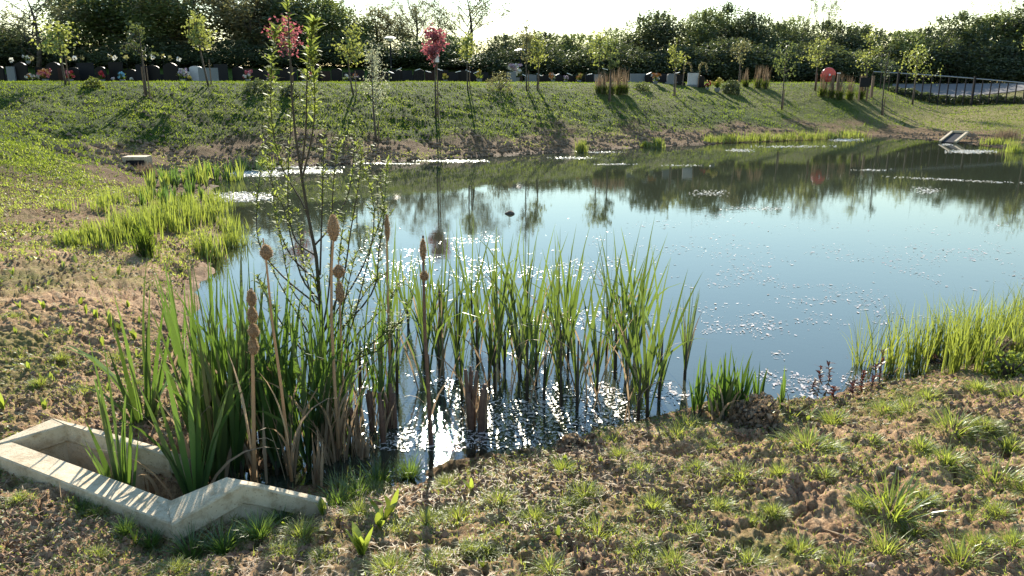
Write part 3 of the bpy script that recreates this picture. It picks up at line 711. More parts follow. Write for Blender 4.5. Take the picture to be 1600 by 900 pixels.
_pl = sorted([o for o in COL.objects if o.name.startswith('plume_grass')], key=lambda o: o.location.x / o.location.y)
for i, o in enumerate(_pl): o['label'] = f"tan upright plume grass clump on the bank top, {ordinal(i)} from the left"

# ------------------------------------------------------------------ graveyard
def stone_profile(kind, w, h):
    P_ = []
    if kind == 'arch':
        P_ = [(-w / 2, 0), (w / 2, 0), (w / 2, h * .8)] + [(w / 2 * math.cos(a), h * .8 + h * .2 * math.sin(a)) for a in np.linspace(0.15, math.pi - .15, 9)] + [(-w / 2, h * .8)]
    elif kind == 'ogee':
        P_ = [(-w / 2, 0), (w / 2, 0), (w / 2, h * .84), (w * .40, h * .86), (w * .30, h * .93), (w * .12, h * .99), (0, h), (-w * .12, h * .99), (-w * .30, h * .93), (-w * .40, h * .86), (-w / 2, h * .84)]
    elif kind == 'slant':
        P_ = [(-w / 2, 0), (w / 2, 0), (w / 2, h * .88), (-w * .1, h), (-w / 2, h * .96)]
    else:
        P_ = [(-w / 2, 0), (w / 2, 0), (w / 2, h), (-w / 2, h)]
    return P_
MX = np.array([[1, 0, 0], [0, 0, 1.], [0, 1, 0]])
def headstone(u, vb, vt, wpx, col, kind, label, D=None):
    D = D or 36.5; x, y, z = ground_ray(u, D)
    h = max(.35, Pd(u, vt, y)[2] - z); w = wpx / F * y
    root = empty('headstone', (x, y, z), random.uniform(-.06, .06)); tag(root, label, 'headstone', 'headstones in the graveyard rows')
    g = G(); box(g, (0, 0, .03), (w * 1.25, .34, .12)); g.obj('plinth', M[col if col != 'white stone' else 'grey stone'], root)
    g = G(); pr = stone_profile(kind, w, h - .09); V0 = len(g.V)
    n = len(pr); c = np.mean(pr, 0)
    V = [(a, -.045, b + .09) for a, b in pr] + [(a, .045, b + .09) for a, b in pr] + [(c[0], -.045, c[1] + .09), (c[0], .045, c[1] + .09)]
    g.add(V, [(i, (i + 1) % n, n + (i + 1) % n, n + i) for i in range(n)], [(2 * n, (i + 1) % n, i) for i in range(n)] + [(2 * n + 1, n + i, n + (i + 1) % n) for i in range(n)])
    g.obj('slab', M[col], root)
    return root
B, Gy, Dg, W, Br = 'black stone', 'grey stone', 'dark grey stone', 'white stone', 'brown stone'
hs = [(3, 103, 12, B, 'arch'), (20, 104, 12, Gy, 'sq'), (36, 97, 20, B, 'ogee'), (68, 105, 18, B, 'sq'), (88, 97, 22, B, 'ogee'), (100, 106, 13, Br, 'sq'), (118, 105, 17, B, 'arch'), (137, 98, 25, Dg, 'sq'), (160, 104, 15, B, 'arch'),
      (184, 97, 21, B, 'sq'), (206, 108, 22, B, 'ogee'), (222, 101, 13, Dg, 'sq'), (240, 102, 22, B, 'arch'), (269, 98, 22, B, 'ogee'), (290, 106, 14, Dg, 'sq'), (308, 103, 20, W, 'arch'), (347, 100, 20, Dg, 'sq'), (373, 104, 16, B, 'arch'), (390, 107, 14, Br, 'sq'),
      (404, 108, 16, B, 'ogee'), (420, 106, 13, Dg, 'sq'), (447, 106, 16, B, 'arch'), (458, 105, 12, Dg, 'sq'), (476, 110, 18, B, 'ogee'), (494, 100, 18, B, 'ogee'), (510, 111, 14, Br, 'sq'), (527, 107, 16, B, 'arch'), (545, 113, 16, Dg, 'sq'), (562, 109, 16, B, 'sq'), (600, 112, 15, B, 'arch'),
      (620, 108, 20, B, 'ogee'), (637, 110, 14, Dg, 'sq'), (655, 108, 16, B, 'arch'), (672, 110, 15, Br, 'sq'), (692, 109, 17, B, 'sq'), (708, 112, 14, Dg, 'arch'), (722, 109, 14, B, 'ogee'), (742, 110, 20, B, 'arch'), (757, 113, 12, Dg, 'sq'),
      (799, 112, 14, Gy, 'sq'), (829, 116, 18, Gy, 'slant'), (851, 117, 18, B, 'ogee'), (871, 117, 13, Dg, 'sq'), (890, 118, 15, B, 'arch'), (906, 120, 11, Dg, 'sq'), (921, 115, 13, Dg, 'slant'), (932, 116, 12, Gy, 'sq'),
      (996, 115, 23, Gy, 'sq'), (1013, 116, 11, B, 'arch'), (1033, 115, 15, Dg, 'sq'), (1049, 115, 14, Gy, 'arch'), (1062, 116, 12, B, 'sq'), (1083, 114, 17, W, 'sq'), (1096, 118, 8, B, 'arch')]
cn = {B: 'black polished', Gy: 'light grey', Dg: 'dark grey', W: 'white', Br: 'brown granite'}; kn = {'arch': 'round-topped', 'ogee': 'shouldered', 'sq': 'square-topped', 'slant': 'slant-topped'}
cc = {}
for u, vt, w, c_, k_ in hs:
    key = (c_, k_); cc[key] = cc.get(key, 0) + 1
for key in cc: cc[key] = [cc[key], 0]
for u, vt, w, c_, k_ in hs:
    t_ = cc[(c_, k_)]; i = t_[1]; t_[1] += 1
    zone = 'left of the bare willow stem' if u < 450 else 'between willow and crimson sapling' if u < 680 else 'between crimson sapling and centre' if u < 780 else 'right of the flowering bush' if u < 960 else 'beside the two wire arches'
    lb = f"{cn[c_]} {kn[k_]} headstone {zone}" if t_[0] == 1 else f"{cn[c_]} {kn[k_]} headstone {zone}, {ordinal(i)} such from the left"
    headstone(u, 0, vt, w, c_, k_, lb, D=36.5 + random.uniform(-.4, .8) - (2.2 if u == 799 else 0))
headstone(327, 0, 106, 29, Gy, 'sq', 'wide light grey headstone standing nearest the bank edge, under a young tree', D=33.6)
for i, (u, vt, w) in enumerate([(12, 116, 8), (52, 116, 9), (150, 116, 7), (172, 116, 8), (256, 116, 8), (437, 116, 8), (579, 115, 9), (590, 118, 8), (645, 117, 8), (733, 118, 8), (768, 117, 8), (812, 118, 9), (840, 120, 8), (861, 120, 8), (881, 121, 8), (944, 118, 9), (1024, 119, 8)]):
    headstone(u, 0, vt, w, [B, Dg, B, Br][i % 4], ['sq', 'arch'][i % 2], f"small dark headstone in the row behind, {ordinal(i)} from the left", D=39.5 + (i % 3) * .5)

def flowers(u, vb, size, cols, label, D=35.6, kind='bouquet'):
    size *= .78
    x, y, z = ground_ray(u, D); root = empty('flower_tribute', (x, y, z)); tag(root, label, 'flowers', 'flowers laid on the graves')
    g = G(); lathe(g, [(size * .16, 0), (size * .2, size * .1), (size * .24, size * .3), (size * .22, size * .31)], 10); g.obj('pot', M['grey stone'], root)
    g = G(); b = np.zeros((26, 3)); b[:, 2] = size * .25; blades(g, b, rng.uniform(0, 6.28, 26), size * rng.uniform(.4, .75, 26), size * .09, rng.uniform(0, .9, 26), .5, 3, shape='leaf'); g.obj('greenery', M['turf'], root)
    for ci, c_ in enumerate(cols):
        g = G(); n = 9
        for j in range(n):
            a = rng.uniform(0, 6.28); q = rng.uniform(0, .42) * size; c = np.array([math.cos(a) * q, math.sin(a) * q, size * rng.uniform(.5, 1.0)])
            d = rng.normal(size=(12, 3)); d /= np.linalg.norm(d, axis=1)[:, None]; leaves(g, c + d * size * .08, size * .2, asp=.8)
        g.obj('blossoms', M[c_], root)
    return root
fl = [(72, .75, ['pink', 'orange'], 'large pink lily bunch between two dark headstones at far left'), (111, .65, ['pink', 'red'], 'pink flower bunch right of the leaning young tree'), (48, .5, ['orange', 'white'], 'orange and white flowers beside the black shouldered headstone'),
      (161, .6, ['red'], 'red flowers on a dark grave left of the light blue tribute'), (192, .62, ['blue'], 'light blue fluffy flower tribute low on the grass'), (178, .3, ['lilac', 'white'], 'small lilac flowers left of the light blue tribute'), (287, .75, ['white', 'lilac'], 'white and lilac flowers right of a black headstone'),
      (299, .4, ['yellow'], 'yellow flowers before the white round-topped headstone'), (388, .65, ['pink', 'white'], 'pink and white flowers left of the willow'), (476, .6, ['yellow', 'green' if False else 'white'], 'yellow flower bowl right of the willow stem'), (490, .6, ['white', 'red'], 'white and red flowers under the tall black headstone'),
      (541, .45, ['white'], 'white flowers right of a black headstone'), (555, .5, ['lilac', 'orange'], 'lilac and orange flowers left of the silvery sapling'), (206, .3, ['white'], 'small white ornament flowers right of the blue tribute'), (806, 1.0, ['white', 'lilac'], 'tall white lilies beside the grey headstone'), (749, .7, ['yellow'], 'pale yellow tall flowers left of the flowering bush'),
      (864, .5, ['white', 'orange'], 'cream flowers among small dark stones right of centre'), (884, .45, ['lilac'], 'lilac flowers right of centre'), (905, .5, ['yellow', 'orange'], 'yellow-orange flowers left of the plume grasses'), (1024, .6, ['orange', 'white'], 'cream and orange flowers right of the wide light headstone'),
      (1106, .45, ['red'], 'red flowers under the right wire arch'), (1121, .75, ['yellow'], 'tall pale yellow flowers right of the wire arches'), (696, .5, ['yellow'], 'small yellow plant right of the crimson sapling stem'), (41, .9, ['white'], 'white flower bunch on top of a black headstone'), (60, .5, ['white'], 'small white flowers at far left'), (425, .5, ['lilac', 'pink'], 'dusky lilac flowers behind the willow')]
for u, s, cl, lb in fl:
    o = flowers(u, 0, s, cl, lb, D=35.4 + random.uniform(-.2, .4))
    if u == 41: o.location.y = 36.6; o.location.x = 36.6 * (o.location.x / 35.6); o.location.z += .85; o.scale = (.6, .6, .6)

def solar_light(i, u, vt, D=35.2):
    x, y, z = ground_ray(u, D); h = Pd(u, vt, D)[2] - z
    root = empty('solar_light', (x, y, z)); tag(root, f"small solar garden light on a thin stem above the graves, {ordinal(i)} from the left", 'garden light', 'solar lights among the graves')
    g = G(); tube(g, [(0, 0, 0), (0, 0, h)], .009, 5); g.obj('stem', M['black metal'], root)
    g = G(); n = 10; pr = [(math.cos(a) * .13, math.sin(a) * .07) for a in np.linspace(0, 6.28, n, endpoint=False)]
    t = R(random.uniform(10, 26)) * random.choice([1, 1, -1]); Mt = np.array([[math.cos(t), 0, -math.sin(t)], [0, 1, 0], [math.sin(t), 0, math.cos(t)]]); prism(g, pr, -.012, .012, M=Mt); o = g.obj('head', M['white plastic'], root); o.location = (0, 0, h)
for i, (u, v) in enumerate([(612, 113), (624, 108), (653, 109), (670, 112), (688, 109), (716, 112), (732, 111), (744, 113), (820, 118), (843, 117), (870, 117), (890, 116), (921, 116), (945, 108), (1013, 115), (1057, 114)]): solar_light(i, u, v)
def windflower(i, u, vt):
    D = 38.5; x, y, z = ground_ray(u, D); h = Pd(u, vt, D)[2] - z
    root = empty('artificial_flower', (x, y, z)); tag(root, f"pale artificial flower on a tall thin stem above the left graves, {ordinal(i)} from the left", 'garden ornament', 'pale artificial flowers above the left graves')
    g = G(); tube(g, [(0, 0, 0), (0, 0, h)], .009, 5); g.obj('stem', M['black metal'], root)
    g = G(); a = np.linspace(0, 6.28, 7)[:-1]; C = np.stack([np.cos(a) * .08, 0 * a, np.sin(a) * .08], 1) + [0, 0, h]; leaves(g, C, .16, asp=.7); g.obj('petals', M['crown pale' if i % 3 else 'blossom'], root)
for i, (u, v) in enumerate([(23, 94), (55, 91), (113, 92), (122, 91), (133, 90), (177, 88), (184, 90), (202, 90), (230, 90), (243, 89), (259, 88), (270, 91), (283, 92)]): windflower(i, u, v)
def wire_arch(u, label):
    D = 36; x, y, z = ground_ray(u, D); h = Pd(u, 97, D)[2] - z
    root = empty('wire_arch', (x, y, z), .2); tag(root, label, 'plant hanger')
    g = G(); w = .17; pts = [(-w * 1.2, 0, 0), (-w, 0, h * .5), (-w * .9, 0, h * .72)] + [(w * math.cos(a), 0, h * .8 + w * 1.1 * math.sin(a)) for a in np.linspace(math.pi * .95, 0, 8)] + [(w * 1.1, 0, h * .6)]
    tube(g, pts, .022, 6); g.obj('wire_frame', M['stake'], root)
    g = G(); n = 120; t = rng.uniform(0, 1, n) * (len(pts) - 1.01); k = t.astype(int); p = np.array(pts); q = p[k] * (1 - (t - k))[:, None] + p[k + 1] * (t - k)[:, None]; leaves(g, q + rng.normal(size=q.shape) * .025, .07); g.obj('climber', M['crown pale'], root)
wire_arch(1073, 'left of two thin garden arches behind the graves'); wire_arch(1097, 'right of two thin garden arches, above red flowers')

def lamp_post(u, vtop, D, label, globe=True):
    x, y, z = ground_ray(u, D); h = Pd(u, vtop, D)[2] - z
    root = empty('lamp_post', (x, y, z)); tag(root, label, 'lamp post')
    g = G(); tube(g, [(0, 0, 0), (0, 0, h * .5), (0, 0, h)], [.06, .05, .04], 8); g.obj('pole', M['dark grey stone'], root)
    g = G(); lathe(g, [(.05, h - .12), (.1, h - .1), (.17, h), (.34, h + .02), (.34, h + .06), (.1, h + .12), (.001, h + .14)], 12); g.obj('lamp_head', M['white plastic' if globe else 'grey metal'], root)
lamp_post(612, 61, 44, 'slim dark lamp post with small white disc head in front of the trees')
lamp_post(813, 80, 44, 'thin grey post behind the graves right of the flowering bush', False)

# lifebuoy case on a post, notice box, posts
def lifebuoy():
    x, y, z = ground_at_px(1291, 148); c = Pd(1291, 117, y); root = empty('lifebuoy_case', (x, y, z)); tag(root, 'round orange-red lifebuoy case mounted on a post at the bank top', 'lifebuoy')
    h = c[2] - z; r0 = 10.8 / F * y
    g = G(); tube(g, [(0, .1, -.1), (0, .1, h + r0 * .5)], .045, 8); g.obj('post', M['stake'], root)
    g = G(); pr = [(.001, -.16), (r0 * .30, -.16), (r0 * .36, -.115), (r0 * .5, -.12), (r0 * .8, -.13), (r0 * .95, -.10), (r0, -.04), (r0, .04), (r0 * .9, .07), (.001, .07)]
    V0 = G(); lathe(V0, pr, 28); V = np.concatenate(V0.V); V = np.stack([V[:, 0], V[:, 2], V[:, 1]], 1) + [0, 0, h]; g.add(V, np.concatenate(V0.Q)); g.obj('case', M['red plastic'], root, True)
    g = G(); box(g, (0, -.175, h), (r0 * .2, .02, r0 * .26)); g.obj('notice', M['white plastic'], root)
lifebuoy()
def sign_post(u, vb, vt, wpx, hpx, mat, label, name='notice_board', two=True):
    x, y, z = ground_at_px(u, vb); t = Pd(u, vt, y)[2]; w = wpx / F * y; hh = hpx / F * y; root = empty(name, (x, y, z)); tag(root, label, 'notice board' if name == 'notice_board' else 'post')
    for s in ((-1, 1) if two else (0,)):
        g = G(); box(g, (s * w * .4, .03, (t - z) / 2 - .1), (.06, .06, t - z + .1)); g.obj('post', M['stake'], root)
    g = G(); box(g, (0, -.02, t - z - hh / 2), (w, .04, hh)); g.obj('panel', M[mat], root)
sign_post(1348, 158, 121, 15, 14, 'dark grey stone', 'dark grey notice board on two posts left of the black fence')
for u, vb, vt, lb in ((1299, 152, 117, 'shorter wooden post just right of the lifebuoy case'), (1307, 150, 113, 'taller pale-topped wooden post right of the lifebuoy case'), (1361, 152, 118, 'brown wooden post at the left end of the fence')):
    x, y, z = ground_at_px(u, vb); t = Pd(u, vt, y)[2] - z; root = empty('wooden_post', (x, y, z)); tag(root, lb, 'post')
    g = G(); box(g, (0, 0, t / 2 - .1), (.10, .10, t + .1)); g.obj('shaft', M['stake'], root); g = G(); box(g, (0, 0, t + .015 - .05), (.12, .12, .04)); g.obj('cap', M['white plastic' if vt == 113 else 'stake'], root)

# black metal fence and clipped hedge
def fence():
    D0_, D1_ = 40.5, 39.5; us = np.arange(1365, 1740, 13.2)
    root = empty('metal_fence', ground_ray(1365, D0_)); tag(root, 'long black metal rail fence with upright posts beside the path', 'fence')
    L = np.array(root.location); pts = []
    for u in us:
        k = (u - 1365) / 235; D = D0_ + (D1_ - D0_) * k; vt = 112 + 17.5 * k - 1.2 * math.sin(min(k, 1) * math.pi); p = Pd(u, vt, D); p[2] -= 1.2; pts.append(p - L)
    pts = np.array(pts)
    tall = {3, 4}
    for i, p in enumerate(pts):
        g = G(); hh = 1.2 + (.12 if i % 9 == 3 else 0); box(g, p + [0, 0, hh / 2 - .2], (.05, .03, hh + .4) if i % 9 != 3 else (.09, .09, hh + .4)); g.obj('post', M['black metal'], root)
    for hgt, rr_ in ((1.2, .028), (.22, .016)):
        g = G(); tube(g, pts + [0, 0, hgt], rr_, 6); g.obj('rail', M['grey metal'] if hgt > 1 else M['black metal'], root)  # top rail in pale metal, painting the sun on its flat top
    # clipped hedge
    root2 = empty('clipped_hedge', tuple(L + pts[2])); tag(root2, 'low clipped dark green hedge running behind the black fence', 'hedge')
    q = pts[3:] + L + [0, 0, 0]; q = np.array([[a_, b_, min(c_ + .1, Hs(a_, b_ + .75) + .0)] for a_, b_, c_ in q]) - np.array(root2.location); g = G(); n = 12000; t = rng.uniform(0, len(q) - 1.01, n); kk = t.astype(int); c = q[kk] * (1 - (t - kk))[:, None] + q[kk + 1] * (t - kk)[:, None]
    c = c + np.stack([0 * t, .75 + rng.uniform(-.28, .28, n), rng.uniform(0, .42, n) + .05 * np.sin(t * 3)], 1); leaves(g, c, rng.uniform(.06, .13, n)); g.obj('foliage', M['crown dark'], root2)
    g = G()
    for i in range(0, len(q) - 1):
        for s in (.25, .75):
            c = q[i] * (1 - s) + q[i + 1] * s + [0, .75, 0]; tube(g, [c + [0, 0, -.1], c + [random.uniform(-.1, .1), 0, .42]], [.02, .008], 5)
    g.obj('stems', M['bark'], root2)
fence()
# small far outfall (right) and concrete edge (left)
def far_outfall(u, v, wpx, rz, label, sc=1.0):
    x, y = P(u, v, .02); root = empty('small_outfall', (float(x), float(y), 0), rz); tag(root, label, 'drain outfall'); w = wpx / F * float(y); root.scale = (.85, .72, .72)
    g = G(); box(g, (0, .45, .03), (w, 1.5, .08)); V = g.V[0]; V[:, 2] += np.where(V[:, 1] > .5, .34, -.03); g.obj('apron', M['dark grey stone'], root)
    for s in (-1, 1):
        g = G(); box(g, (s * w / 2, .45, .07), (.09, 1.6, .12)); V = g.V[0]; V[:, 2] += np.where(V[:, 1] > .5, .36, -.03); g.obj('side_wall', M['concrete'], root)
    g = G(); box(g, (0, 1.26, .46), (w + .1, .10, .10)); g.obj('back_wall', M['concrete'], root)
far_outfall(1484, 222, 25, R(-46), 'small concrete outfall with dark sloping apron on the right far shore')
x, y = P(216, 262, .25); z = Hs(float(x), float(y))
root = empty('concrete_edge', (float(x), float(y), z), R(6)); tag(root, 'pale low concrete slab edge showing among grass on the left shore', 'drain outfall')
g = G(); box(g, (0, 0, .06), (.48, .35, .24)); g.obj('slab', M['concrete'], root); g = G(); box(g, (.02, -.17, .0), (.36, .04, .22)); g.obj('opening_shade_block', M['black metal'], root)  # solid black block painted in for the shade of the outfall mouth
# ------------------------------------------------------------------ reeds standing in the water and on the shore
def place_px(u, v, water=True):
    if water:
        x, y = P(u, v, 0.0); return float(x), float(y), min(0.0, Hs(float(x), float(y)))
    return ground_at_px(u, v)
reeds = []
def cattail(u, v, vtop, shoots=2, nb=8, mat='cattail', wid=.016, spread=.055, open_=.30, water=True, sheath='twig', name='cattail_clump', cat='reed clump', hv=.75, bare=.24):
    x, y, z = place_px(u, v, water); z0 = 0 if water else z
    h = float(Pd(u, vtop, y)[2]) - z0
    root = empty(name, (x, y, z0)); tag(root, 'x', cat)
    g = G()
    for s in range(shoots):
        st = G()
        bx, by = rng.normal(size=2) * spread; hh = h * (1 if s == 0 else rng.uniform(hv, .98)); pl = rng.normal() * .45 + (0 if rng.random() < .8 else 1.2)
        n = max(3, int(nb * rng.uniform(.75, 1.2))); k = np.linspace(-1, 1, n) + rng.normal(size=n) * .08
        zb = hh * bare * rng.uniform(.7, 1.2)
        lean = rng.normal() * .03
        top = np.array([bx + lean * zb, by, zb]); tube(st, [(bx, by, -.12), (bx + lean * zb * .5, by, zb * .5), tuple(top + [0, 0, zb * .35])], [.0125, .011, .005], 6); st.obj('stem', M[sheath], root, True)
        az = np.where(k > 0, 0, math.pi) + pl; a0 = np.abs(k) * open_ * rng.uniform(.6, 1.1) + .015; L = (hh - zb * .7) * (1.02 - .28 * np.abs(k) ** 1.5 * rng.uniform(.6, 1.4)) * rng.uniform(.86, 1.0, n)
        L[n // 2] = hh - zb * .7
        base = np.tile(top, (n, 1)) + np.c_[k * .012 * math.cos(pl), k * .012 * math.sin(pl), -zb * (.3 + .4 * (1 - np.abs(k)))]
        blades(g, base, az, L, wid * rng.uniform(.75, 1.15, n), a0, np.where(rng.random(n) < .12, rng.uniform(.5, 1.6, n), rng.uniform(-.05, .22, n)), 6, twist=rng.uniform(.7, 2.4, n), base_w=.62)
        # fine short inner blades
        m_ = 3; blades(g, np.tile([bx, by, 0.], (m_, 1)), rng.uniform(0, 6.28, m_), hh * rng.uniform(.35, .6, m_), wid * .6, rng.uniform(.05, .25, m_), .15, 5, twist=rng.uniform(.5, 2.4, m_))
    if cat == 'reed clump' and mat != 'sedge' and bare > .03:
        dg = G(); m_ = 1 + shoots; blades(dg, np.c_[rng.normal(size=(m_, 2)) * spread, np.zeros(m_)], rng.uniform(0, 6.28, m_), h * rng.uniform(.3, .75, m_), wid * .7, rng.uniform(.0, .3, m_), rng.uniform(.2, 2.0, m_), 7, twist=rng.uniform(.5, 2.4, m_)); dg.obj('dead_blades', M['straw'], root)['kind'] = 'stuff'
    g.obj('foliage', M[mat], root)
    reeds.append((u, root)); return root
row = [(594, 640, 400, 2), (612, 560, 352, 2), (628, 610, 372, 2), (640, 540, 395, 1), (654, 505, 402, 1), (676, 620, 415, 2), (692, 585, 372, 2), (708, 560, 365, 2), (722, 640, 420, 2), (738, 560, 352, 2), (752, 590, 370, 2), (776, 615, 352, 3), (792, 570, 362, 2), (806, 590, 400, 2), (816, 625, 380, 2), (826, 575, 350, 2),
       (838, 560, 345, 2), (852, 600, 350, 2), (868, 570, 365, 2), (892, 590, 362, 3), (905, 620, 440, 1), (920, 640, 366, 2), (938, 590, 358, 2), (950, 560, 345, 2), (962, 560, 392, 2), (982, 655, 412, 3), (992, 600, 378, 2), (1006, 560, 345, 3), (1018, 620, 385, 1), (872, 540, 372, 1), (700, 530, 352, 1), (760, 520, 345, 1), (664, 560, 430, 1)]
row.sort()
for i, (u, v, vt, s) in enumerate(row):
    o = cattail(u, v, vt - 34, (1 if s == 1 else 2 if s == 3 else 1 + i % 2), 6, wid=.0195, open_=.25, hv=.62, spread=.07)
    hh = 'tall' if vt < 360 else 'medium height' if vt < 395 else 'short'
    tag(o, f"{hh} green cattail clump in the open water row, {ordinal(i)} from the left", None, 'cattail clumps standing in the shallow water row')
o = cattail(1070, 592, 425, 1, 9, wid=.019, open_=.42, spread=0); tag(o, 'lone cattail fanning out in the water, right of the dense row')
# broad blades on the left foreground
iris = [(206, 850, 540, 2, .026), (246, 846, 640, 2, .022), (262, 700, 420, 3, .022), (290, 846, 580, 2, .026), (300, 740, 425, 3, .024), (322, 750, 470, 3, .026), (348, 735, 425, 3, .024), (365, 760, 520, 3, .026), (386, 730, 400, 3, .024), (402, 748, 470, 3, .026), (418, 722, 470, 3, .024),
        (436, 742, 520, 3, .024), (452, 715, 440, 3, .022), (468, 728, 500, 3, .022), (482, 700, 450, 3, .02), (500, 690, 470, 2, .02), (310, 660, 410, 1, .020), (280, 640, 425, 1, .018), (345, 640, 400, 1, .019), (262, 590, 428, 1, .017), (540, 680, 470, 2, .017), (556, 660, 445, 2, .017), (575, 655, 480, 2, .016), (380, 690, 440, 1, .022), (430, 690, 400, 3, .02), (340, 700, 450, 1, .022), (465, 680, 430, 2, .02), (512, 670, 455, 2, .018)]
iris.sort()
for i, (u, v, vt, s, w) in enumerate(iris):
    o = cattail(u, v, vt - 40, min(s, 2) if u > 250 and v < 800 else 1, 7, 'iris', w * 1.15, .08, .22, name='broad_reed_clump', hv=.78, bare=.08)
    tag(o, f"broad dark green reed clump behind the concrete outfall, {ordinal(i)} from the left", None, 'broad bladed reeds around the concrete outfall')
near_iris = [(1100, 650, 535, 3), (1132, 652, 540, 3), (1150, 655, 560, 2), (1168, 640, 560, 1), (1228, 640, 568, 1)]
for i, (u, v, vt, s) in enumerate(near_iris):
    o = cattail(u, v, vt, s, 6, 'iris', .022, .045, .16, water=False, name='broad_reed_clump', bare=.05)
    tag(o, f"short broad green blades on the near shore mound, {ordinal(i)} from the left", None, 'short broad blades on the earth mound')
# darker reeds on the left far shore
i = 0
for u, v, vt in [(238, 300, 262), (262, 292, 252), (282, 288, 250), (300, 292, 248), (318, 284, 246), (336, 280, 246), (352, 290, 238), (372, 278, 240), (392, 275, 235), (408, 268, 232), (272, 312, 275), (296, 318, 280), (315, 330, 296), (250, 325, 285)]:
    o = cattail(u, v, vt, 6, 7, 'iris' if i % 3 else 'sedge', .03, .22, .2, water=False, name='shore_reed_clump', hv=.6, bare=.02)
    tag(o, f"green reed clump on the left shore beyond the sedge, {ordinal(i)} counted from its left near end", None, 'reed clumps on the far left shore'); i += 1
_sr = sorted([o for o in COL.objects if o.name.startswith('shore_reed_clump')], key=lambda o: o.location.x / o.location.y)
for i, o in enumerate(_sr): o['label'] = f"green reed clump on the left shore behind the yellow sedge, {ordinal(i)} from the left"
def sedge(u, v, vtop, n, wpx, water=False, mat='sedge', wid=.009, lab='x', grp=None, name='sedge_clump', droop=.7):
    x, y, z = place_px(u, v, water)
    h = max(.12, float(Pd(u, vtop, y)[2]) - z); w = wpx / F * y
    root = empty(name, (x, y, z)); tag(root, lab, 'sedge', grp)
    g = G(); base = np.c_[rng.normal(size=n) * w * .22, rng.normal(size=n) * w * .15, np.full(n, -.03)]
    blades(g, base, rng.uniform(0, 6.28, n), h * rng.uniform(.5, 1.08, n), wid * rng.uniform(.6, 1.2, n), rng.uniform(0, .16, n), rng.uniform(0, droop, n), 5)
    g.obj('blades', M[mat], root)
    g = G(); m_ = max(12, n // 5); base = np.c_[rng.normal(size=m_) * w * .22, rng.normal(size=m_) * w * .15, np.full(m_, -.02)]
    blades(g, base, rng.uniform(0, 6.28, m_), h * rng.uniform(.2, .5, m_), wid, rng.uniform(.1, .9, m_), .9, 3); g.obj('dead_blades', M['straw'], root)
    return root
i = 0
rs = [(1344, 572, 470, 26, 22), (1366, 570, 462, 26, 18), (1388, 582, 478, 45, 30), (1408, 572, 462, 50, 34), (1432, 580, 470, 60, 40), (1452, 578, 448, 70, 42), (1476, 572, 455, 80, 44), (1500, 565, 440, 80, 44), (1524, 566, 452, 80, 44), (1548, 556, 436, 80, 46), (1572, 556, 446, 80, 46), (1594, 548, 430, 80, 44), (1618, 548, 425, 80, 46), (1655, 545, 430, 80, 60), (1492, 582, 480, 60, 40), (1540, 580, 476, 60, 40), (1590, 572, 470, 60, 40)]
for i, (u, v, vt, n, w) in enumerate(sorted(rs)):
    sedge(u, v, vt, n, w, u < 1450, lab=f"yellow-green sedge clump at the right near shore, {ordinal(i)} from the left", grp='sedge clumps at the right near shore', wid=.0085)
ls = []
for k in range(34):
    t = k / 33; u = 95 + 285 * ((k * .618) % 1); v = 330 + 72 * ((k * .37 + .1) % 1) - (12 if u < 150 else 0)
    if u > 340 and v < 345: v += 30
    ls.append((u, v))
ls += [(218, 305), (178, 316), (160, 330), (235, 318), (330, 318), (345, 330), (310, 350)]
for i, (u, v) in enumerate(sorted(ls)):
    D = float(P(u, v, .2)[1]); hp = .33 / D * F * (.75 + .5 * rng.random()) * (.6 if u < 150 else 1)
    sedge(u, v, v - hp, 62, 46, lab=f"yellow-green sedge clump on the left shore, {ordinal(i)} from the left", grp='sedge clumps on the left shore', wid=.013, droop=.5)
for i, (u, v, vt, w) in enumerate([(232, 274, 250, 40), (228, 400, 340, 36), (286, 322, 298, 24)]):
    sedge(u, v, vt, 170, w, mat='turf' if i != 0 else 'plume', wid=.011, lab=['dark dead brown tussock beside the concrete slab edge', 'dark green tussock at the near side of the left sedge', 'small dark tussock at the left water edge'][i], name='tussock', droop=.9)
for i, u in enumerate(range(1108, 1352, 13)):
    v = 224 - (u - 1100) * .032; sedge(u, v - 1, v - 14 - 7 * rng.random(), 70, 24, mat='sedge', wid=.016, lab=f"bright grassy reed clump along the far waterline, {ordinal(i)} from the left", grp='bright reed clumps along the far waterline', droop=.4)
for u, v, vt, w, lb in [(908, 243, 214, 20, 'small reed tuft in the far shallow water right of the crimson sapling'), (1027, 231, 212, 18, 'small reed tuft at the far waterline below centre right'), (1008, 230, 218, 14, 'tiny reed tuft left of another at the far waterline'), (1555, 226, 212, 44, 'reed clump beside the far concrete outfall'), (1588, 250, 212, 44, 'tall bright reed clump at the right edge of the far shore'), (1572, 218, 196, 44, 'brown tussock above the far right shore')]:
    sedge(u, v, vt, 200, w, mat='plume' if 'brown' in lb else 'sedge', wid=.018, lab=lb, droop=.5, name='reed_tuft')

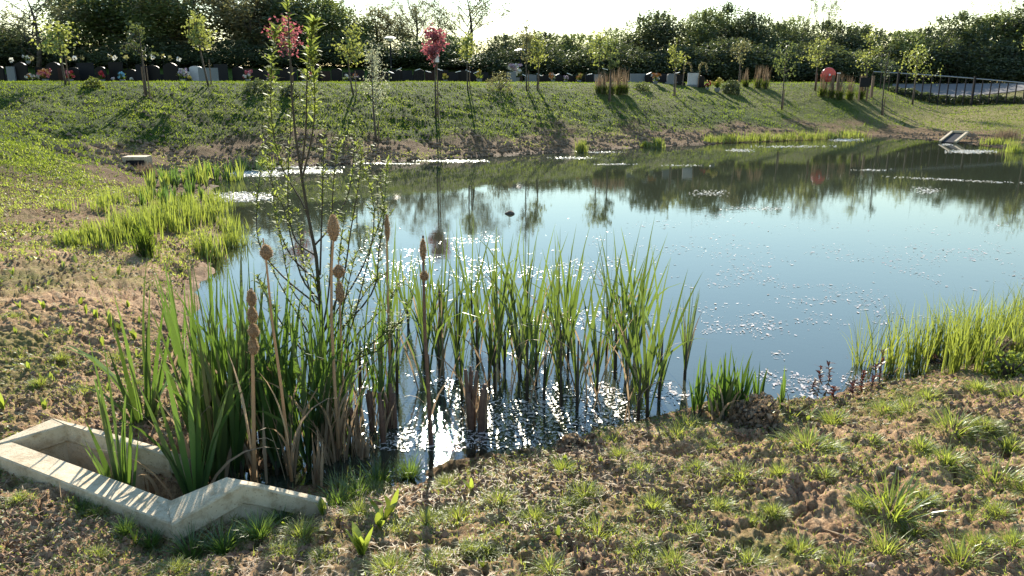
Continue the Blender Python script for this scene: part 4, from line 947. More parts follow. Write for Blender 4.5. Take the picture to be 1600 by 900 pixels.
# ------------------------------------------------------------------ dead cattail stalks with seed heads
def stalk(px, Y, heads, label, r=.007, leafn=3):
    pts = [Pd(u, v, Y + k * .02) for k, (u, v) in enumerate(px)]
    root = empty('dead_cattail', tuple(pts[0])); tag(root, label, 'cattail stalk', 'dead cattail stalks with fluffy seed heads'); L = pts[0]
    pts = np.array(pts) - L; g = G(); tube(g, pts, np.linspace(r * 1.35, r * .55, len(pts)), 7); g.obj('stalk', M['straw'] if False else M['deadstem'] if r > .0085 else M['fluff'], root, True)
    for (u, v, hw_, hh) in heads:
        c = Pd(u, v, Y + .03) - L; a = hw_ / F * Y; b = hh / F * Y; g = G(); n = 14
        pr = []
        for k in range(n):
            t = k / (n - 1); q = math.sin(math.pi * min(1, t * .94 + .04)) ** .75 * (1.08 - .35 * t); pr.append((max(.0015, a * q), (t - .5) * 2 * b))
        lathe(g, pr, 14, jit=.16); m_ = 900; th_ = rng.uniform(0, 6.28, m_); t = rng.uniform(.03, .97, m_); rr_ = a * np.sin(math.pi * t) ** .75 * (1.08 - .35 * t)
        C = np.stack([np.cos(th_) * rr_ * 1.02, np.sin(th_) * rr_ * 1.02, (t - .5) * 2 * b], 1)
        D_ = np.stack([np.cos(th_), np.sin(th_), rng.normal(size=m_) * .5], 1); leaves(g, C, rng.uniform(.010, .026, m_), asp=.16, dirs=D_); o = g.obj('seed_head', M['fluff'], root); o.location = tuple(c)
    if leafn:
        g = G(); nb_ = leafn; base = np.zeros((nb_, 3)); base[:, 2] = rng.uniform(0, .2, nb_); blades(g, base, rng.uniform(0, 6.28, nb_), rng.uniform(.25, .5, nb_), .012, rng.uniform(.02, .2, nb_), rng.uniform(.3, 2., nb_), 6); g.obj('dead_leaf', M['straw'], root)['kind'] = 'stuff'
stalk([(529, 700), (523, 600), (518, 500), (518, 420), (521, 372), (523, 336)], 3.75, [(521, 356, 9, 22)], 'tallest dead cattail with a single fat fluffy head in front of the willow', .0075, 6)
stalk([(456, 752), (440, 610), (425, 500), (416, 408), (411, 372)], 3.3, [(416, 394, 9, 12)], 'leaning dead cattail with one small round head left of the willow stem', .006)
stalk([(397, 750), (396, 640), (394, 520), (393, 450)], 3.25, [(393, 466, 6.5, 14), (394, 492, 7, 14), (396, 517, 8, 12), (396, 540, 7, 16)], 'dead cattail with several shaggy grey-brown lumps in the broad blades', .0085)
stalk([(540, 690), (534, 560), (531, 470), (529, 405)], 3.95, [(529, 424, 9, 11), (531, 457, 6.5, 18)], 'dead cattail with a double head just right of the tallest one', .006, 4)
stalk([(674, 708), (670, 620), (664, 520), (662, 440), (661, 368)], 4.0, [(661, 390, 4.5, 18), (663, 431, 6, 8)], 'isolated dark brown dead cattail standing alone in the sun glitter', .0105, 2)
stalk([(612, 640), (608, 520), (605, 430), (604, 335)], 4.5, [(605, 356, 3.5, 22)], 'thin dead cattail with slim head right of the willow', .0075, 2)
def stubs(u, v, vtop, n, wpx, label, mat='deadstem', r=.016):
    x, y, z = place_px(u, v, True); h = float(Pd(u, vtop, y)[2]); w = wpx / F * y
    root = empty('dead_reed_stubs', (x, y, 0)); tag(root, label, 'reed stubs', 'cut brown reed stubs in the shallows')
    g = G()
    for k in range(n):
        a = rng.normal(size=2) * w * .25; hh = h * rng.uniform(.6, 1.02); l = rng.normal(size=2) * .02
        tube(g, [(a[0], a[1], -.15), (a[0] + l[0] * .5, a[1], hh * .5), (a[0] + l[0], a[1] + l[1], hh)], np.array([1.15, 1, .75]) * r * rng.uniform(.5, 1.1), 7)
    g.obj('stubs', M[mat], root, True)['kind'] = 'stuff'
    g = G(); m_ = n * 4; base = np.c_[rng.normal(size=(m_, 2)) * w * .25, np.zeros(m_)]; blades(g, base, rng.uniform(0, 6.28, m_), h * rng.uniform(.4, 1.05, m_), .011, rng.uniform(0, .2, m_), rng.uniform(0, .6, m_), 4); g.obj('dead_blades', M['straw'], root)
stubs(735, 668, 575, 7, 24, 'thick brown reed stubs left of a matching pair in the glitter'); stubs(754, 672, 590, 4, 14, 'narrow brown reed stubs just right of the thick bunch'); stubs(611, 668, 600, 3, 10, 'brown reed stub right of the willow foot'); stubs(583, 672, 590, 3, 12, 'brown reed stub at the willow foot')
stubs(598, 690, 598, 2, 8, 'slim brown reed stub between two others near the willow foot', r=.012); stubs(692, 560, 440, 2, 8, 'tall slim brown stem behind the isolated dead cattail', r=.009); stubs(560, 700, 610, 4, 14, 'brown reed stub left of the willow foot water', r=.012)
def straw_bundle(u, v, vtop, n, wpx, label, fall=.5):
    x, y, z = place_px(u, v, True); h = float(Pd(u, vtop, y)[2]); w = wpx / F * y
    root = empty('dead_reed_bundle', (x, y, 0)); tag(root, label, 'dead reeds'); g = G(); base = np.c_[rng.normal(size=(n, 2)) * w * .3, np.full(n, -.03)]
    blades(g, base, rng.uniform(0, 6.28, n), h * rng.uniform(.4, 1.05, n), .012 * rng.uniform(.6, 1.5, n), rng.uniform(0, .18, n), rng.uniform(0, fall, n), 5); o = g.obj('dead_blades', M['straw'], root)
straw_bundle(522, 718, 560, 46, 34, 'pale straw bundle of dead reed at the foot of the tallest dead cattail', .9)
straw_bundle(497, 770, 665, 14, 12, 'upright pale broken reed just right of the concrete wing tip', .05)
straw_bundle(455, 745, 590, 10, 14, 'thin straw reeds in front of the broad blades', .2); straw_bundle(396, 742, 540, 12, 12, 'pale dead stem sheaths below the shaggy cattail', .05)
straw_bundle(565, 715, 640, 24, 34, 'short straw tangle left of the reed stubs', 1.2)

# ------------------------------------------------------------------ willow sapling
def willow():
    Y = 4.55; base = Pd(512, 645, Y); base[2] = 0
    root = empty('willow_sapling', tuple(base)); tag(root, 'tall slender willow sapling with dark stem and narrow light leaves in the near reeds', 'tree'); L = base
    g = G(); lf = G()
    main = np.array([Pd(u, v, Y) for u, v in [(512, 660), (506, 560), (500, 470), (494, 400), (482, 340), (472, 280), (462, 215), (456, 150), (453, 80), (450, 20), (448, -15)]]) - L
    tube(g, main, np.linspace(.014, .0025, len(main)), 8)
    def leafy(pts, n, lo=.2, size=.034, dens_top=1.0):
        pts = np.array(pts); t = lo + (1 - lo) * rng.uniform(0, 1, n) ** (1 / dens_top); s = t * (len(pts) - 1.001); k = s.astype(int); f = (s - k)[:, None]
        p = pts[k] * (1 - f) + pts[k + 1] * f; dv = pts[k + 1] - pts[k]; dv /= np.linalg.norm(dv, axis=1)[:, None] + 1e-9
        az = rng.uniform(0, 6.28, n); out = np.stack([np.cos(az), np.sin(az), 0 * az], 1)
        ln = size * rng.uniform(.5, 1.35, n); tilt = rng.uniform(.5, 1.35, n)
        blades(lf, p, az, ln, ln * .28, tilt, rng.uniform(.1, 1.0, n), 3, shape='leaf', tint=np.clip(rng.normal(.55, .25, n), 0, 1), twist=rng.uniform(-.6, .6, n))
    leafy(main, 60, .25); leafy(main[8:], 70, 0, .05)
    shoots = [((500, 470), (470, 430), (445, 330), (430, 300), (408, 225)), ((497, 440), (455, 400), (432, 340), (422, 250), (418, 150)), ((494, 400), (462, 375), (450, 320), (452, 240), (458, 130)), ((490, 385), (520, 350), (545, 300), (553, 240), (555, 190)),
              ((500, 430), (503, 330), (505, 260), (507, 190)), ((505, 520), (535, 440), (548, 360), (560, 290), (566, 232)), ((505, 520), (560, 430), (585, 370), (600, 320), (605, 250)), ((506, 540), (580, 460), (592, 390), (600, 330), (590, 275)), ((500, 480), (440, 430), (405, 380), (402, 310), (412, 240)),
              ((494, 410), (478, 330), (440, 260), (424, 180), (425, 95), (432, 42)), ((470, 270), (478, 200), (480, 120), (487, 60), (492, 34)), ((472, 280), (486, 220), (492, 170), (490, 118), (486, 80)), ((505, 560), (470, 500), (430, 430), (415, 380)), ((505, 560), (545, 500), (575, 450), (600, 430)), ((508, 590), (560, 520), (600, 480), (625, 440)),
              ((508, 590), (450, 520), (420, 470), (400, 430)), ((506, 560), (525, 470), (530, 400), (540, 330)), ((503, 500), (480, 440), (470, 380), (465, 330)), ((503, 520), (515, 440), (520, 300), (530, 210)), ((508, 600), (590, 530), (630, 500)), ((508, 600), (560, 560), (600, 540), (640, 470)), ((506, 570), (490, 500), (455, 450), (440, 380), (428, 330)), ((506, 575), (540, 530), (560, 470), (585, 330), (548, 205)),
              ((506, 560), (500, 480), (490, 430), (478, 400)), ((506, 580), (470, 540), (450, 500)), ((505, 540), (530, 500), (545, 440), (555, 400))]
    for i, s in enumerate(shoots):
        dy = rng.uniform(-.35, .35); n = len(s); tt = np.linspace(0, 1, n)
        cpx = np.array(s, float); m_ = 4 * (n - 1) + 1; ts = np.linspace(0, n - 1, m_)
        # smooth path through the points
        def cr(a):
            a = np.concatenate([[2 * a[0] - a[1]], a, [2 * a[-1] - a[-2]]]); o = []
            for t in ts:
                k = min(int(t), n - 2); f = t - k; p0, p1, p2, p3 = a[k:k + 4]; o.append(.5 * (2 * p1 + (p2 - p0) * f + (2 * p0 - 5 * p1 + 4 * p2 - p3) * f * f + (3 * p1 - p0 - 3 * p2 + p3) * f ** 3))
            return np.array(o)
        uu, vv = cr(cpx[:, 0]), cr(cpx[:, 1]); pts = np.array([Pd(a, b, Y + dy * (k / m_)) for k, (a, b) in enumerate(zip(uu, vv))]) - L
        tube(g, pts, np.linspace(.0065, .0016, m_), 5, cap=False); ln = np.linalg.norm(np.diff(pts, axis=0), axis=1).sum()
        leafy(pts, int(ln * (105 if s[-1][1] > 100 else 150)), .3, .042 if s[-1][1] > 100 else .062, 1.3)
        for j in range(int(ln * 7)):
            k = rng.integers(m_ // 3, m_ - 1); a = rng.uniform(0, 6.28); l2 = rng.uniform(.05, .14); e = pts[k] + np.array([math.cos(a) * l2 * .7, math.sin(a) * l2 * .7, l2 * .6]); q = [pts[k], (pts[k] + e) / 2 + [0, 0, -.01], e]; tube(g, q, [.0018, .0014, .001], 4, cap=False); leafy(q, 9, .1, .036)
    g.obj('branches', M['twig'], root, True); o = lf.obj('foliage', M['willow'], root)
willow()

# ------------------------------------------------------------------ foreground tufts, docks, weeds: individuals
def tuft_mesh(n, h, w, mat, wid=.0055, droop=1.1, a1=.9, name='blades', shape='blade'):
    g = G(); az = rng.uniform(0, 6.28, n); q = rng.uniform(0, 1, n) ** .7
    base = np.c_[np.cos(az) * q * w * .35, np.sin(az) * q * w * .35, np.full(n, -.01)]
    blades(g, base, az + rng.normal(size=n) * .5, h * rng.uniform(.45, 1.15, n), wid * rng.uniform(.6, 1.3, n), .1 + q * a1 * rng.uniform(.4, 1, n), rng.uniform(.2, droop, n), 4, shape=shape); return g.mesh(name, M[mat])
TU = [tuft_mesh(220, .12, .16, 'grass', .0045, 1.2, 1.1), tuft_mesh(150, .15, .2, 'grass', .0045, 1.4, 1.3), tuft_mesh(320, .10, .2, 'grass', .004, 1.3, 1.2), tuft_mesh(90, .17, .2, 'sedge', .006, 1.2, 1.2), tuft_mesh(340, .10, .28, 'grass', .004, 1.3, 1.3), tuft_mesh(170, .24, .16, 'turf2', .0065, .9, .7)]
TD = [tuft_mesh(26, .08, .14, 'straw', .005, 1.6, 1.4, 'dead_blades') for _ in range(2)]
TP = []
def tuft(u, v, wpx, k, label):
    x, y, z = ground_at_px(u, v); s = wpx / F * y / .24; TP.append((x, y, wpx / F * y)); root = empty('grass_tuft', (x, y, z - .004), random.uniform(0, 6.28), (s, s, s * random.uniform(.85, 1.1))); tag(root, label, 'grass tuft', 'grass tufts on the bare near bank')
    for me in (TU[k], TD[k % 2]):
        o = bpy.data.objects.new(me.name.split('.')[0], me); COL.objects.link(o); o.parent = root
tf = [(486, 745, 60, 5), (512, 730, 64, 5), (540, 748, 70, 5), (572, 742, 60, 5), (600, 735, 60, 5), (622, 728, 60, 5), (560, 775, 56, 5), (530, 792, 60, 5), (590, 758, 60, 5), (640, 748, 46, 5), (350, 862, 60, 5), (300, 872, 60, 5), (236, 852, 40, 5), (196, 832, 36, 5), (128, 800, 34, 5), (405, 838, 56, 5), (440, 818, 50, 5),
      (1090, 735, 60, 2), (915, 770, 60, 4), (1300, 700, 60, 2), (1345, 790, 60, 0), (1125, 790, 50, 1), (890, 790, 44, 0), (1440, 700, 60, 0), (1530, 850, 70, 4), (1445, 780, 60, 2), (1290, 745, 44, 1), (1180, 815, 46, 2), (1085, 830, 50, 0), (735, 860, 50, 2), (680, 880, 60, 1), (505, 870, 60, 2), (270, 890, 60, 4), (150, 865, 50, 2), (30, 780, 40, 0), (1560, 800, 60, 0), (1600, 760, 60, 4), (1220, 740, 56, 0), (1020, 792, 70, 0), (1262, 700, 110, 4), (835, 812, 80, 2), (935, 838, 100, 4), (1160, 745, 80, 4), (1078, 668, 84, 2), (1060, 682, 60, 1), (1250, 862, 90, 2), (1392, 798, 120, 3), (1385, 862, 90, 1), (1490, 668, 90, 1), (1478, 722, 90, 2), (1555, 752, 100, 3), (1580, 700, 70, 2), (1540, 665, 60, 4), (1305, 660, 70, 0), (1430, 835, 90, 2),
      (700, 758, 60, 2), (665, 815, 70, 4), (715, 812, 80, 4), (780, 782, 60, 1), (620, 830, 60, 1), (470, 835, 80, 0), (440, 862, 60, 4), (560, 800, 60, 0), (970, 712, 60, 2), (880, 735, 60, 2), (960, 690, 50, 4), (1000, 735, 50, 2), (1055, 880, 70, 1), (1170, 880, 80, 2), (1320, 885, 90, 4), (860, 890, 70, 1), (610, 890, 90, 4), (1110, 700, 50, 2), (1345, 740, 60, 4),
      (1360, 690, 60, 2), (1420, 640, 60, 1), (1450, 622, 60, 0), (1385, 640, 60, 4), (1530, 610, 60, 2), (1590, 620, 70, 4), (470, 700, 50, 0), (530, 765, 70, 1), (545, 730, 60, 0), (610, 738, 70, 3), (630, 720, 60, 3), (585, 770, 60, 4), (225, 800, 60, 1), (150, 800, 50, 4), (60, 740, 60, 2), (20, 720, 50, 1), (345, 850, 90, 3), (385, 835, 70, 1), (420, 800, 60, 0),
      (130, 615, 44, 1), (60, 600, 40, 2), (20, 495, 30, 4), (95, 560, 36, 0), (210, 600, 40, 2), (1000, 860, 60, 4), (760, 860, 60, 2), (1210, 800, 60, 2), (1500, 880, 90, 3), (1585, 850, 70, 2), (1520, 812, 60, 4), (90, 520, 30, 2), (180, 560, 36, 4), (1235, 650, 60, 1), (1190, 655, 60, 3)]
def zone(u, v):
    s = 'left' if u < 400 else 'centre-left' if u < 750 else 'centre' if u < 1050 else 'centre-right' if u < 1350 else 'right'
    d = 'by the shoreline' if v < 700 else 'midway down' if v < 800 else 'near the viewer'
    return d, s
grp_z = {}
for u, v, w, k in tf: grp_z.setdefault(zone(u, v), []).append((u, v, w, k))
tn = ['bright upright', 'arching loose', 'dense low', 'long coarse yellow-green', 'wide matted', 'tall lush']
for (d, s), lst in grp_z.items():
    lst.sort()
    for i, (u, v, w, k) in enumerate(lst): tuft(u, v, w, k, f"{tn[k]} grass tuft, {s} of bare bank {d}, {ordinal(i)} from left")
def dock(u, v, hpx, n, label, mat='dock'):
    x, y, z = ground_at_px(u, v); h = hpx / F * y * (1.1 if u > 240 else 1.15); root = empty('broadleaf_weed', (x, y, z)); tag(root, label, 'weed', 'upright light green broadleaf weeds')
    for k in range(n):
        g = G(); a = rng.uniform(0, 6.28); blades(g, np.array([[0, 0, -.005]]), a, h * rng.uniform(.6, 1.1), h * rng.uniform(.22, .32), rng.uniform(.05, .55), rng.uniform(.1, .6), 6, shape='leaf', twist=rng.uniform(-.7, .7, 1)); g.obj('leaf', M[mat], root)
dk = [(566, 868, 62, 6), (600, 812, 44, 4), (612, 800, 62, 3), (592, 822, 40, 4), (737, 765, 28, 3), (872, 842, 34, 2), (883, 722, 24, 3), (940, 722, 22, 2), (478, 800, 40, 4), (505, 805, 44, 4), (445, 825, 24, 2), (212, 850, 34, 3), (1380, 782, 30, 2), (1262, 655, 26, 2), (845, 722, 14, 3), (1290, 880, 24, 3),
      (30, 480, 16, 3), (68, 482, 18, 3), (125, 475, 18, 3), (95, 498, 14, 3), (150, 498, 20, 4), (172, 512, 24, 4), (186, 518, 22, 4), (210, 530, 22, 3), (135, 492, 18, 3), (60, 505, 14, 3), (75, 530, 16, 3), (218, 506, 14, 3), (80, 596, 18, 4), (66, 592, 16, 3), (55, 610, 14, 3), (70, 640, 22, 4), (140, 585, 16, 3), (5, 640, 30, 4), (30, 555, 16, 2), (100, 420, 12, 3), (185, 430, 16, 3), (120, 412, 14, 3), (75, 445, 12, 2), (150, 440, 12, 3),
      (40, 455, 14, 3), (108, 522, 16, 4), (160, 540, 18, 3), (24, 520, 14, 3), (200, 480, 14, 3), (45, 575, 16, 4), (120, 640, 20, 3), (170, 610, 16, 3), (60, 400, 10, 3), (215, 560, 16, 3), (90, 380, 10, 3), (20, 430, 12, 3), (1030, 840, 18, 3), (755, 885, 20, 5), (660, 845, 20, 3)]
dz = {}
for a in dk: dz.setdefault(('left mud flat' if a[0] < 240 and a[1] < 700 else 'near bank'), []).append(a)
for zn, lst in dz.items():
    lst.sort()
    for i, (u, v, h_, n) in enumerate(lst): dock(u, v, h_, n, f"light green broadleaf weed with {n} leaves on the {zn}, {ordinal(i)} from left")
def herb(u, v, hpx, label, mat='red weed', flower=None, n=36):
    x, y, z = ground_at_px(u, v); h = hpx / F * y; root = empty('leafy_weed' if not flower else 'yellow_flower', (x, y, z)); tag(root, label, 'weed' if not flower else 'flower')
    g = G(); sp = limb_pts((0, 0, -.02), (random.uniform(-.02, .02), 0, h), .06, 5); tube(g, sp, [.0035, .003, .0028, .0025, .002], 5); g.obj('stem', M['twig' if not flower else 'turf'], root)
    g = G(); t = rng.uniform(.1, 1, n if not flower else 8); b = sp[0] + (sp[-1] - sp[0]) * t[:, None] if not flower else np.zeros((8, 3)); blades(g, b, rng.uniform(0, 6.28, len(b)), (.045 if not flower else .09) * rng.uniform(.6, 1.2, len(b)), .014, rng.uniform(.5, 1.3, len(b)), .5, 3, shape='leaf'); g.obj('leaves', M[mat], root)
    if flower:
        g = G(); az = np.linspace(0, 6.28, 30); blades(g, np.tile(sp[-1], (30, 1)), az, .022, .006, rng.uniform(.3, 1.4, 30), .2, 2, shape='leaf'); g.obj('petals', M['yellow'], root)
for i, (u, v, h_) in enumerate([(1266, 622, 30), (1281, 614, 50), (1294, 612, 52), (1303, 626, 22), (1332, 622, 30), (1182, 620, 34), (1208, 625, 26), (1374, 600, 60), (1345, 612, 34), (1362, 606, 40)]): herb(u, v, h_, f"small reddish-brown leafy weed at the right near waterline, {ordinal(i)} planted there")
_h = sorted([o for o in COL.objects if o.name.startswith('leafy_weed')], key=lambda o: o.location.x / o.location.y)
for i, o in enumerate(_h): o['label'] = f"small reddish-brown leafy weed at the right near waterline, {ordinal(i)} from the left"; o['group'] = 'reddish leafy weeds at the waterline'
herb(1520, 560, 44, 'left of two yellow flowers in the right sedge', 'dock', True); herb(1586, 552, 46, 'right of two yellow flowers, at the right edge', 'dock', True)
bush(1575, 585, 545, 70, 'dock', 'low bright leafy green plant at the right edge of the near shore', 'leafy_plant', 500, .035)
bush(890, 700, 672, 46, 'straw', 'pale dead grass tussock at the near waterline', 'dead_tussock', 900, .03)
bush(1180, 660, 612, 90, 'twig' if False else 'plume', 'dark dead root tangle on the earth mound beside the short blades', 'dead_tussock', 900, .035)
bush(1450, 580, 545, 40, 'red weed', 'brownish low weed in the foot of the right sedge', 'weed_patch', 500, .03); bush(1560, 570, 520, 50, 'plume', 'brown dead plant between the two yellow flowers', 'dead_tussock', 700, .03)
def stick(px, r, label, mat='straw'):
    pts = [np.array(ground_at_px(u, v)) + [0, 0, r] for u, v in px]; g = G(); tube(g, pts, [r] * (len(pts) - 1) + [r * .5], 6); o = g.obj('stick', M[mat]); tag(o, label, 'stick')
stick([(18, 895), (40, 876), (58, 858), (66, 852)], .006, 'pale curved stick lying on the soil at the bottom left corner'); stick([(84, 815), (106, 808)], .004, 'short pale stick below the concrete outfall wall'); stick([(1000, 750), (1028, 728)], .004, 'dark thin twig lying on the soil in the centre', 'deadstem')
stick([(1352, 852), (1310, 838), (1290, 830)], .004, 'pale stick lying on the right of the near bank'); stick([(1555, 765), (1600, 768)], .004, 'light straight twig at the right edge'); stick([(85, 575), (88, 555), (105, 540)], .006, 'pale bent twig on the left mud flat'); stick([(900, 682), (850, 668)], .006, 'brown reed stem lying at the water edge', 'deadstem')
for i, (u, v, s) in enumerate([(870, 690, .035), (900, 688, .03), (1405, 735, .02), (1395, 741, .014), (147, 830, .013), (1362, 886, .026)]):
    x, y, z = ground_at_px(u, v); g = G(); lathe(g, [(.001, -s * .4), (s * .6, -s * .3), (s * .8, 0), (s * .5, s * .3), (.001, s * .38)], 9, jit=.3); o = g.obj('stone', M['stone'], smooth=True); o.location = (x, y, z + s * .1); tag(o, ['grey stone at the water edge, left of another', 'grey stone at the water edge, right of another', 'larger pale pebble on the right bank', 'smaller pale pebble on the right bank', 'small white pebble below the concrete outfall', 'flat pale stone at the bottom right'][i], 'stone')
x, y = P(797, 334, 0); g = G(); lathe(g, [(.07, -.05), (.075, .01), (.05, .03), (.03, .045), (.001, .05)], 14, jit=.35); o = g.obj('floating_clump', M['bark'], smooth=True); o.location = (float(x), float(y), 0); tag(o, 'small dark brown lump sticking out of the water behind the cattail row', 'clump')

# ------------------------------------------------------------------ stuff: grass, weeds, litter, floating bits
def scatter(n, r0, r1, az0=-38, az1=38, p=1.0):
    a = np.radians(rng.uniform(az0, az1, n)); r_ = np.exp(rng.uniform(math.log(r0), math.log(r1), n)); return r_ * np.sin(a), r_ * np.cos(a), r_
def stuff(g, name, mat, label):
    o = g.obj(name, M[mat]); tag(o, label, kind='stuff'); return o
x, y, r_ = scatter(420000, 12, 47); d = sdf(x, y); w = grass_w(x, y, d); k = (rng.random(len(x)) < w * .9 + .05 * (d > .6)) & (d > .3); x, y, r_ = x[k], y[k], r_[k]
k = rng.random(len(x)) < .55; x, y, r_ = x[k], y[k], r_[k]
cl = fbm(x * 1.3, y * 1.3, 3, 71); tnt = np.clip(cl * 1.6 - .3 + rng.normal(size=len(x)) * .2, 0, 1)
g = G(); blades(g, np.stack([x, y, H(x, y)], 1), rng.uniform(0, 6.28, len(x)), (.03 + .055 * cl) * rng.uniform(.6, 1.3, len(x)), .012 + r_ * .0007, rng.uniform(0, .6, len(x)), .5, 2, tint=tnt, shape='tri'); stuff(g, 'bank_grass', 'turf', 'green grass covering the slope of the far bank')
x, y, r_ = scatter(170000, 1.6, 10); d = sdf(x, y); m_ = fbm(x * 1.6, y * 1.6, 4, 51) + (fbm(x * 7, y * 7, 2, 52) - .5) * .35; k = (d > .12) & (rng.random(len(x)) < .55 * sst(.52, .68, m_)); x, y, m_ = x[k], y[k], m_[k]
tx, ty, tw = [np.repeat(np.array(q), 240) for q in zip(*TP)]; x = np.append(x, tx + rng.normal(size=len(tx)) * tw * .42); y = np.append(y, ty + rng.normal(size=len(tx)) * tw * .36)
z = H(x, y); k = (z > .03) & (sdf(x, y) > .05); x, y, z = x[k], y[k], z[k]
g = G(); blades(g, np.stack([x, y, z - .003], 1), rng.uniform(0, 6.28, len(x)), rng.uniform(.015, .05, len(x)), .0042, rng.uniform(.1, 1.0, len(x)), .8, 2, shape='tri'); stuff(g, 'short_grass', 'grass', 'short sparse grass patches on the near soil')
x, y, r_ = scatter(240000, 1.6, 15); d = sdf(x, y); m_ = fbm(x * 2.3, y * 2.3, 4, 61) + (fbm(x * 9, y * 9, 2, 62) - .5) * .3 + sst(5, 9, r_) * .05; k = (d > .1) & (rng.random(len(x)) < .55 * sst(.52, .68, m_)); x, y, r_ = x[k], y[k], r_[k]
z = H(x, y); k = z > .03; x, y, z, r_ = x[k], y[k], z[k], r_[k]
g = G(); leaves(g, np.stack([x, y, z + .004 + rng.random(len(x)) * .012 * r_ / 4], 1), rng.uniform(.008, .022, len(x)) * (.6 + r_ / 7), asp=.6, up=.8, tint=rng.random(len(x))); stuff(g, 'small_weeds', 'weed', 'tiny creeping weeds and moss on the soil')
x, y, r_ = scatter(60000, 1.6, 15); d = sdf(x, y); k = (d > .15) & (fbm(x * 1.5, y * 1.5, 3, 66) > .42); x, y, r_ = x[k], y[k], r_[k]; z = H(x, y)
g = G(); blades(g, np.stack([x, y, z + .004], 1), rng.uniform(0, 6.28, len(x)), rng.uniform(.015, .06, len(x)), .003 + r_ * .0004, rng.uniform(1.2, 1.65, len(x)), .2, 2); stuff(g, 'straw_litter', 'straw', 'dry straw bits and dead grass lying on the soil')
# crumbs of soil
x, y, r_ = scatter(90000, 1.6, 11); d = sdf(x, y); k = (d > .1) & (fbm(x * 3, y * 3, 3, 68) > .48); x, y, r_ = x[k], y[k], r_[k]; z = H(x, y); n = len(x); s = .0025 + .012 * rng.random(n) ** 2.5 * rng.uniform(.5, 1.2, n) * (.7 + r_ / 8)
oc = np.array([(1, 0, 0), (-1, 0, 0), (0, 1, 0), (0, -1, 0), (0, 0, 1), (0, 0, -1)], float); V = np.stack([x, y, z + s * .3], 1)[:, None] + oc[None] * s[:, None, None] * rng.uniform(.6, 1.3, (n, 6, 1)); T = np.array([(0, 2, 4), (2, 1, 4), (1, 3, 4), (3, 0, 4), (2, 0, 5), (1, 2, 5), (3, 1, 5), (0, 3, 5)])
g = G(); g.add(V.reshape(-1, 3), None, (np.arange(n)[:, None, None] * 6 + T[None]).reshape(-1, 3)); stuff(g, 'soil_crumbs', 'crumb', 'loose crumbs of soil on the near bank')
x, y, r_ = scatter(110000, 11, 34); d = sdf(x, y); k = (d > .05) & (d < 6) & (y > 15) & (rng.random(len(x)) < 1 - .8 * grass_w(x, y, d)) & (fbm(x * 2, y * 2, 3, 69) > .45); x, y, r_ = x[k], y[k], r_[k]; z = H(x, y); n = len(x); s = .015 + .05 * rng.random(n) ** 2
V = np.stack([x, y, z + s * .2], 1)[:, None] + oc[None] * s[:, None, None] * rng.uniform(.5, 1.3, (n, 6, 1))
g = G(); g.add(V.reshape(-1, 3), None, (np.arange(n)[:, None, None] * 6 + T[None]).reshape(-1, 3)); stuff(g, 'shore_clods', 'far clod', 'rough clods of soil on the muddy far shore')
# rough weeds further along the left shore and muddy far shore
x, y, r_ = scatter(230000, 8, 30); d = sdf(x, y); m_ = fbm(x * 1.1, y * 1.1, 4, 81); k = (d > .15) & (d < 6) & (rng.random(len(x)) < sst(.47, .62, m_)); x, y, r_ = x[k], y[k], r_[k]; z = H(x, y)
g = G(); blades(g, np.stack([x, y, z], 1), rng.uniform(0, 6.28, len(x)), rng.uniform(.02, .07, len(x)), .008 + r_ * .0006, rng.uniform(.1, 1.0, len(x)), .6, 2, shape='tri'); stuff(g, 'shore_weeds', 'grass', 'low yellow-green weeds on the muddy shore')
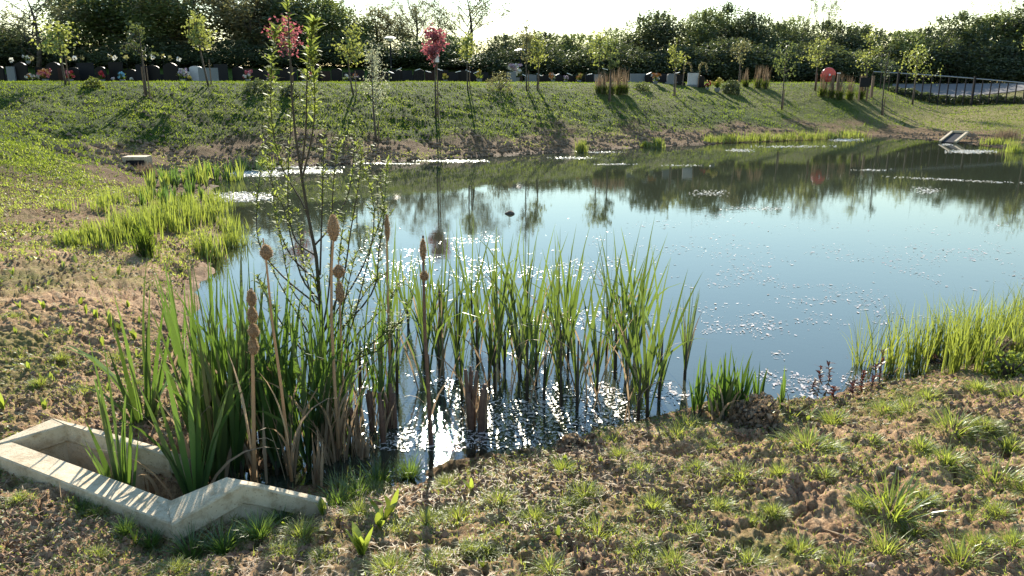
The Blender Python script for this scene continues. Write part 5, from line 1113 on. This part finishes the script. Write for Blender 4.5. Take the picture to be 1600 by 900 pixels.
# floating leaf bits
def float_bits():
    u = rng.uniform(560, 1640, 150000); v = rng.uniform(335, 705, 150000); x, y = P(u, v, 0)
    A = np.exp(-(((u - 860) / 260) ** 2 + ((v - 630) / 62) ** 2)) * .55; Bq = np.exp(-(((u - 1250) / 170) ** 2 + ((v - 575) / 42) ** 2)) * .9
    C = np.exp(-(((u - 1090) / 110) ** 2 + ((v - 335) / 18) ** 2)) * .9; Dd = .45 * sst(330, 420, v); E = np.exp(-(((u - 760) / 170) ** 2 + ((v - 400) / 50) ** 2)) * .7; Ff = np.exp(-(((u - 1560) / 90) ** 2 + ((v - 400) / 60) ** 2)) * .4
    m_ = fbm(x * 1.5, y * 1.1, 4, 91); m2 = fbm(x * 5, y * 4, 2, 92)
    pr = (A + Bq + C + Dd + E + Ff) * sst(.46, .64, m_ * .6 + m2 * .4) * .4
    k = (rng.random(len(u)) < pr) & (sdf(x, y) < -.03); x, y = x[k], y[k]; n = len(x); g = G()
    N = rng.normal(size=(n, 3)) * .10; N[:, 2] = 1; N /= np.linalg.norm(N, axis=1)[:, None]; a = rng.uniform(0, 6.28, n); Ax = np.stack([np.cos(a), np.sin(a), 0 * a], 1); Ax -= (Ax * N).sum(1)[:, None] * N; Bx = np.cross(N, Ax)
    s = (np.clip(.009 * np.exp(rng.normal(size=n) * .5), .004, .03) * (.9 + .035 * y))[:, None]; C = np.stack([x, y, np.full(n, .005)], 1); w = rng.uniform(.15, .55, n)[:, None]
    V = np.stack([C - Ax * s, C + Bx * s * w, C + Ax * s, C - Bx * s * w], 1); g.add(V.reshape(-1, 3), np.arange(n)[:, None] * 4 + np.arange(4)[None], None, np.repeat(rng.random(n), 4)); stuff(g, 'floating_leaf_bits', 'flake', 'pale bits of leaf and petal floating on the pond'); print('bits', n)
float_bits()
g = G()
for u0, v0, wu, hv_, n in [(400, 271, 44, 4.5, 1500), (490, 268, 40, 3, 1100), (450, 262, 80, 1.2, 500), (600, 256, 50, .8, 300), (690, 251.5, 60, .7, 300), (380, 308, 42, 7, 900), (1322, 219, 24, 2, 300), (1517, 237, 36, 2.6, 600), (1478, 226, 10, 1.2, 60), (1156, 235, 20, 2, 160), (1108, 302, 28, 5, 90), (1450, 298, 24, 5, 90), (962, 257, 30, .8, 120), (1072, 259, 34, 1.2, 50), (720, 252, 40, 2, 260), (1240, 229, 60, 1.5, 200), (893, 247, 34, 1.5, 160), (1500, 282, 110, 1.2, 200), (1180, 326, 50, 3, 70), (940, 238, 40, 1.2, 120), (1360, 266, 30, 1.2, 60)]:  # first mats paint sunlit scum and sky reflection as white flecks
    u = u0 + np.clip(rng.normal(size=n) * .5, -1.1, 1.1) * wu; v = v0 + np.clip(rng.normal(size=n) * .5, -1.1, 1.1) * hv_ + (u - u0) * (.05 if v0 == 282 else 0); x, y = P(u, v, 0); k = sdf(x, y) < -.02; x, y = x[k], y[k]
    if len(x): leaves(g, np.stack([x, y, np.full(len(x), .008)], 1), .03 + .0016 * y * rng.uniform(.5, 1.2, len(x)), asp=.7, up=6)
stuff(g, 'floating_blossom_and_glare', 'blossom', 'white floating blossom and scum near the far shore, some painting in bright sky reflection')
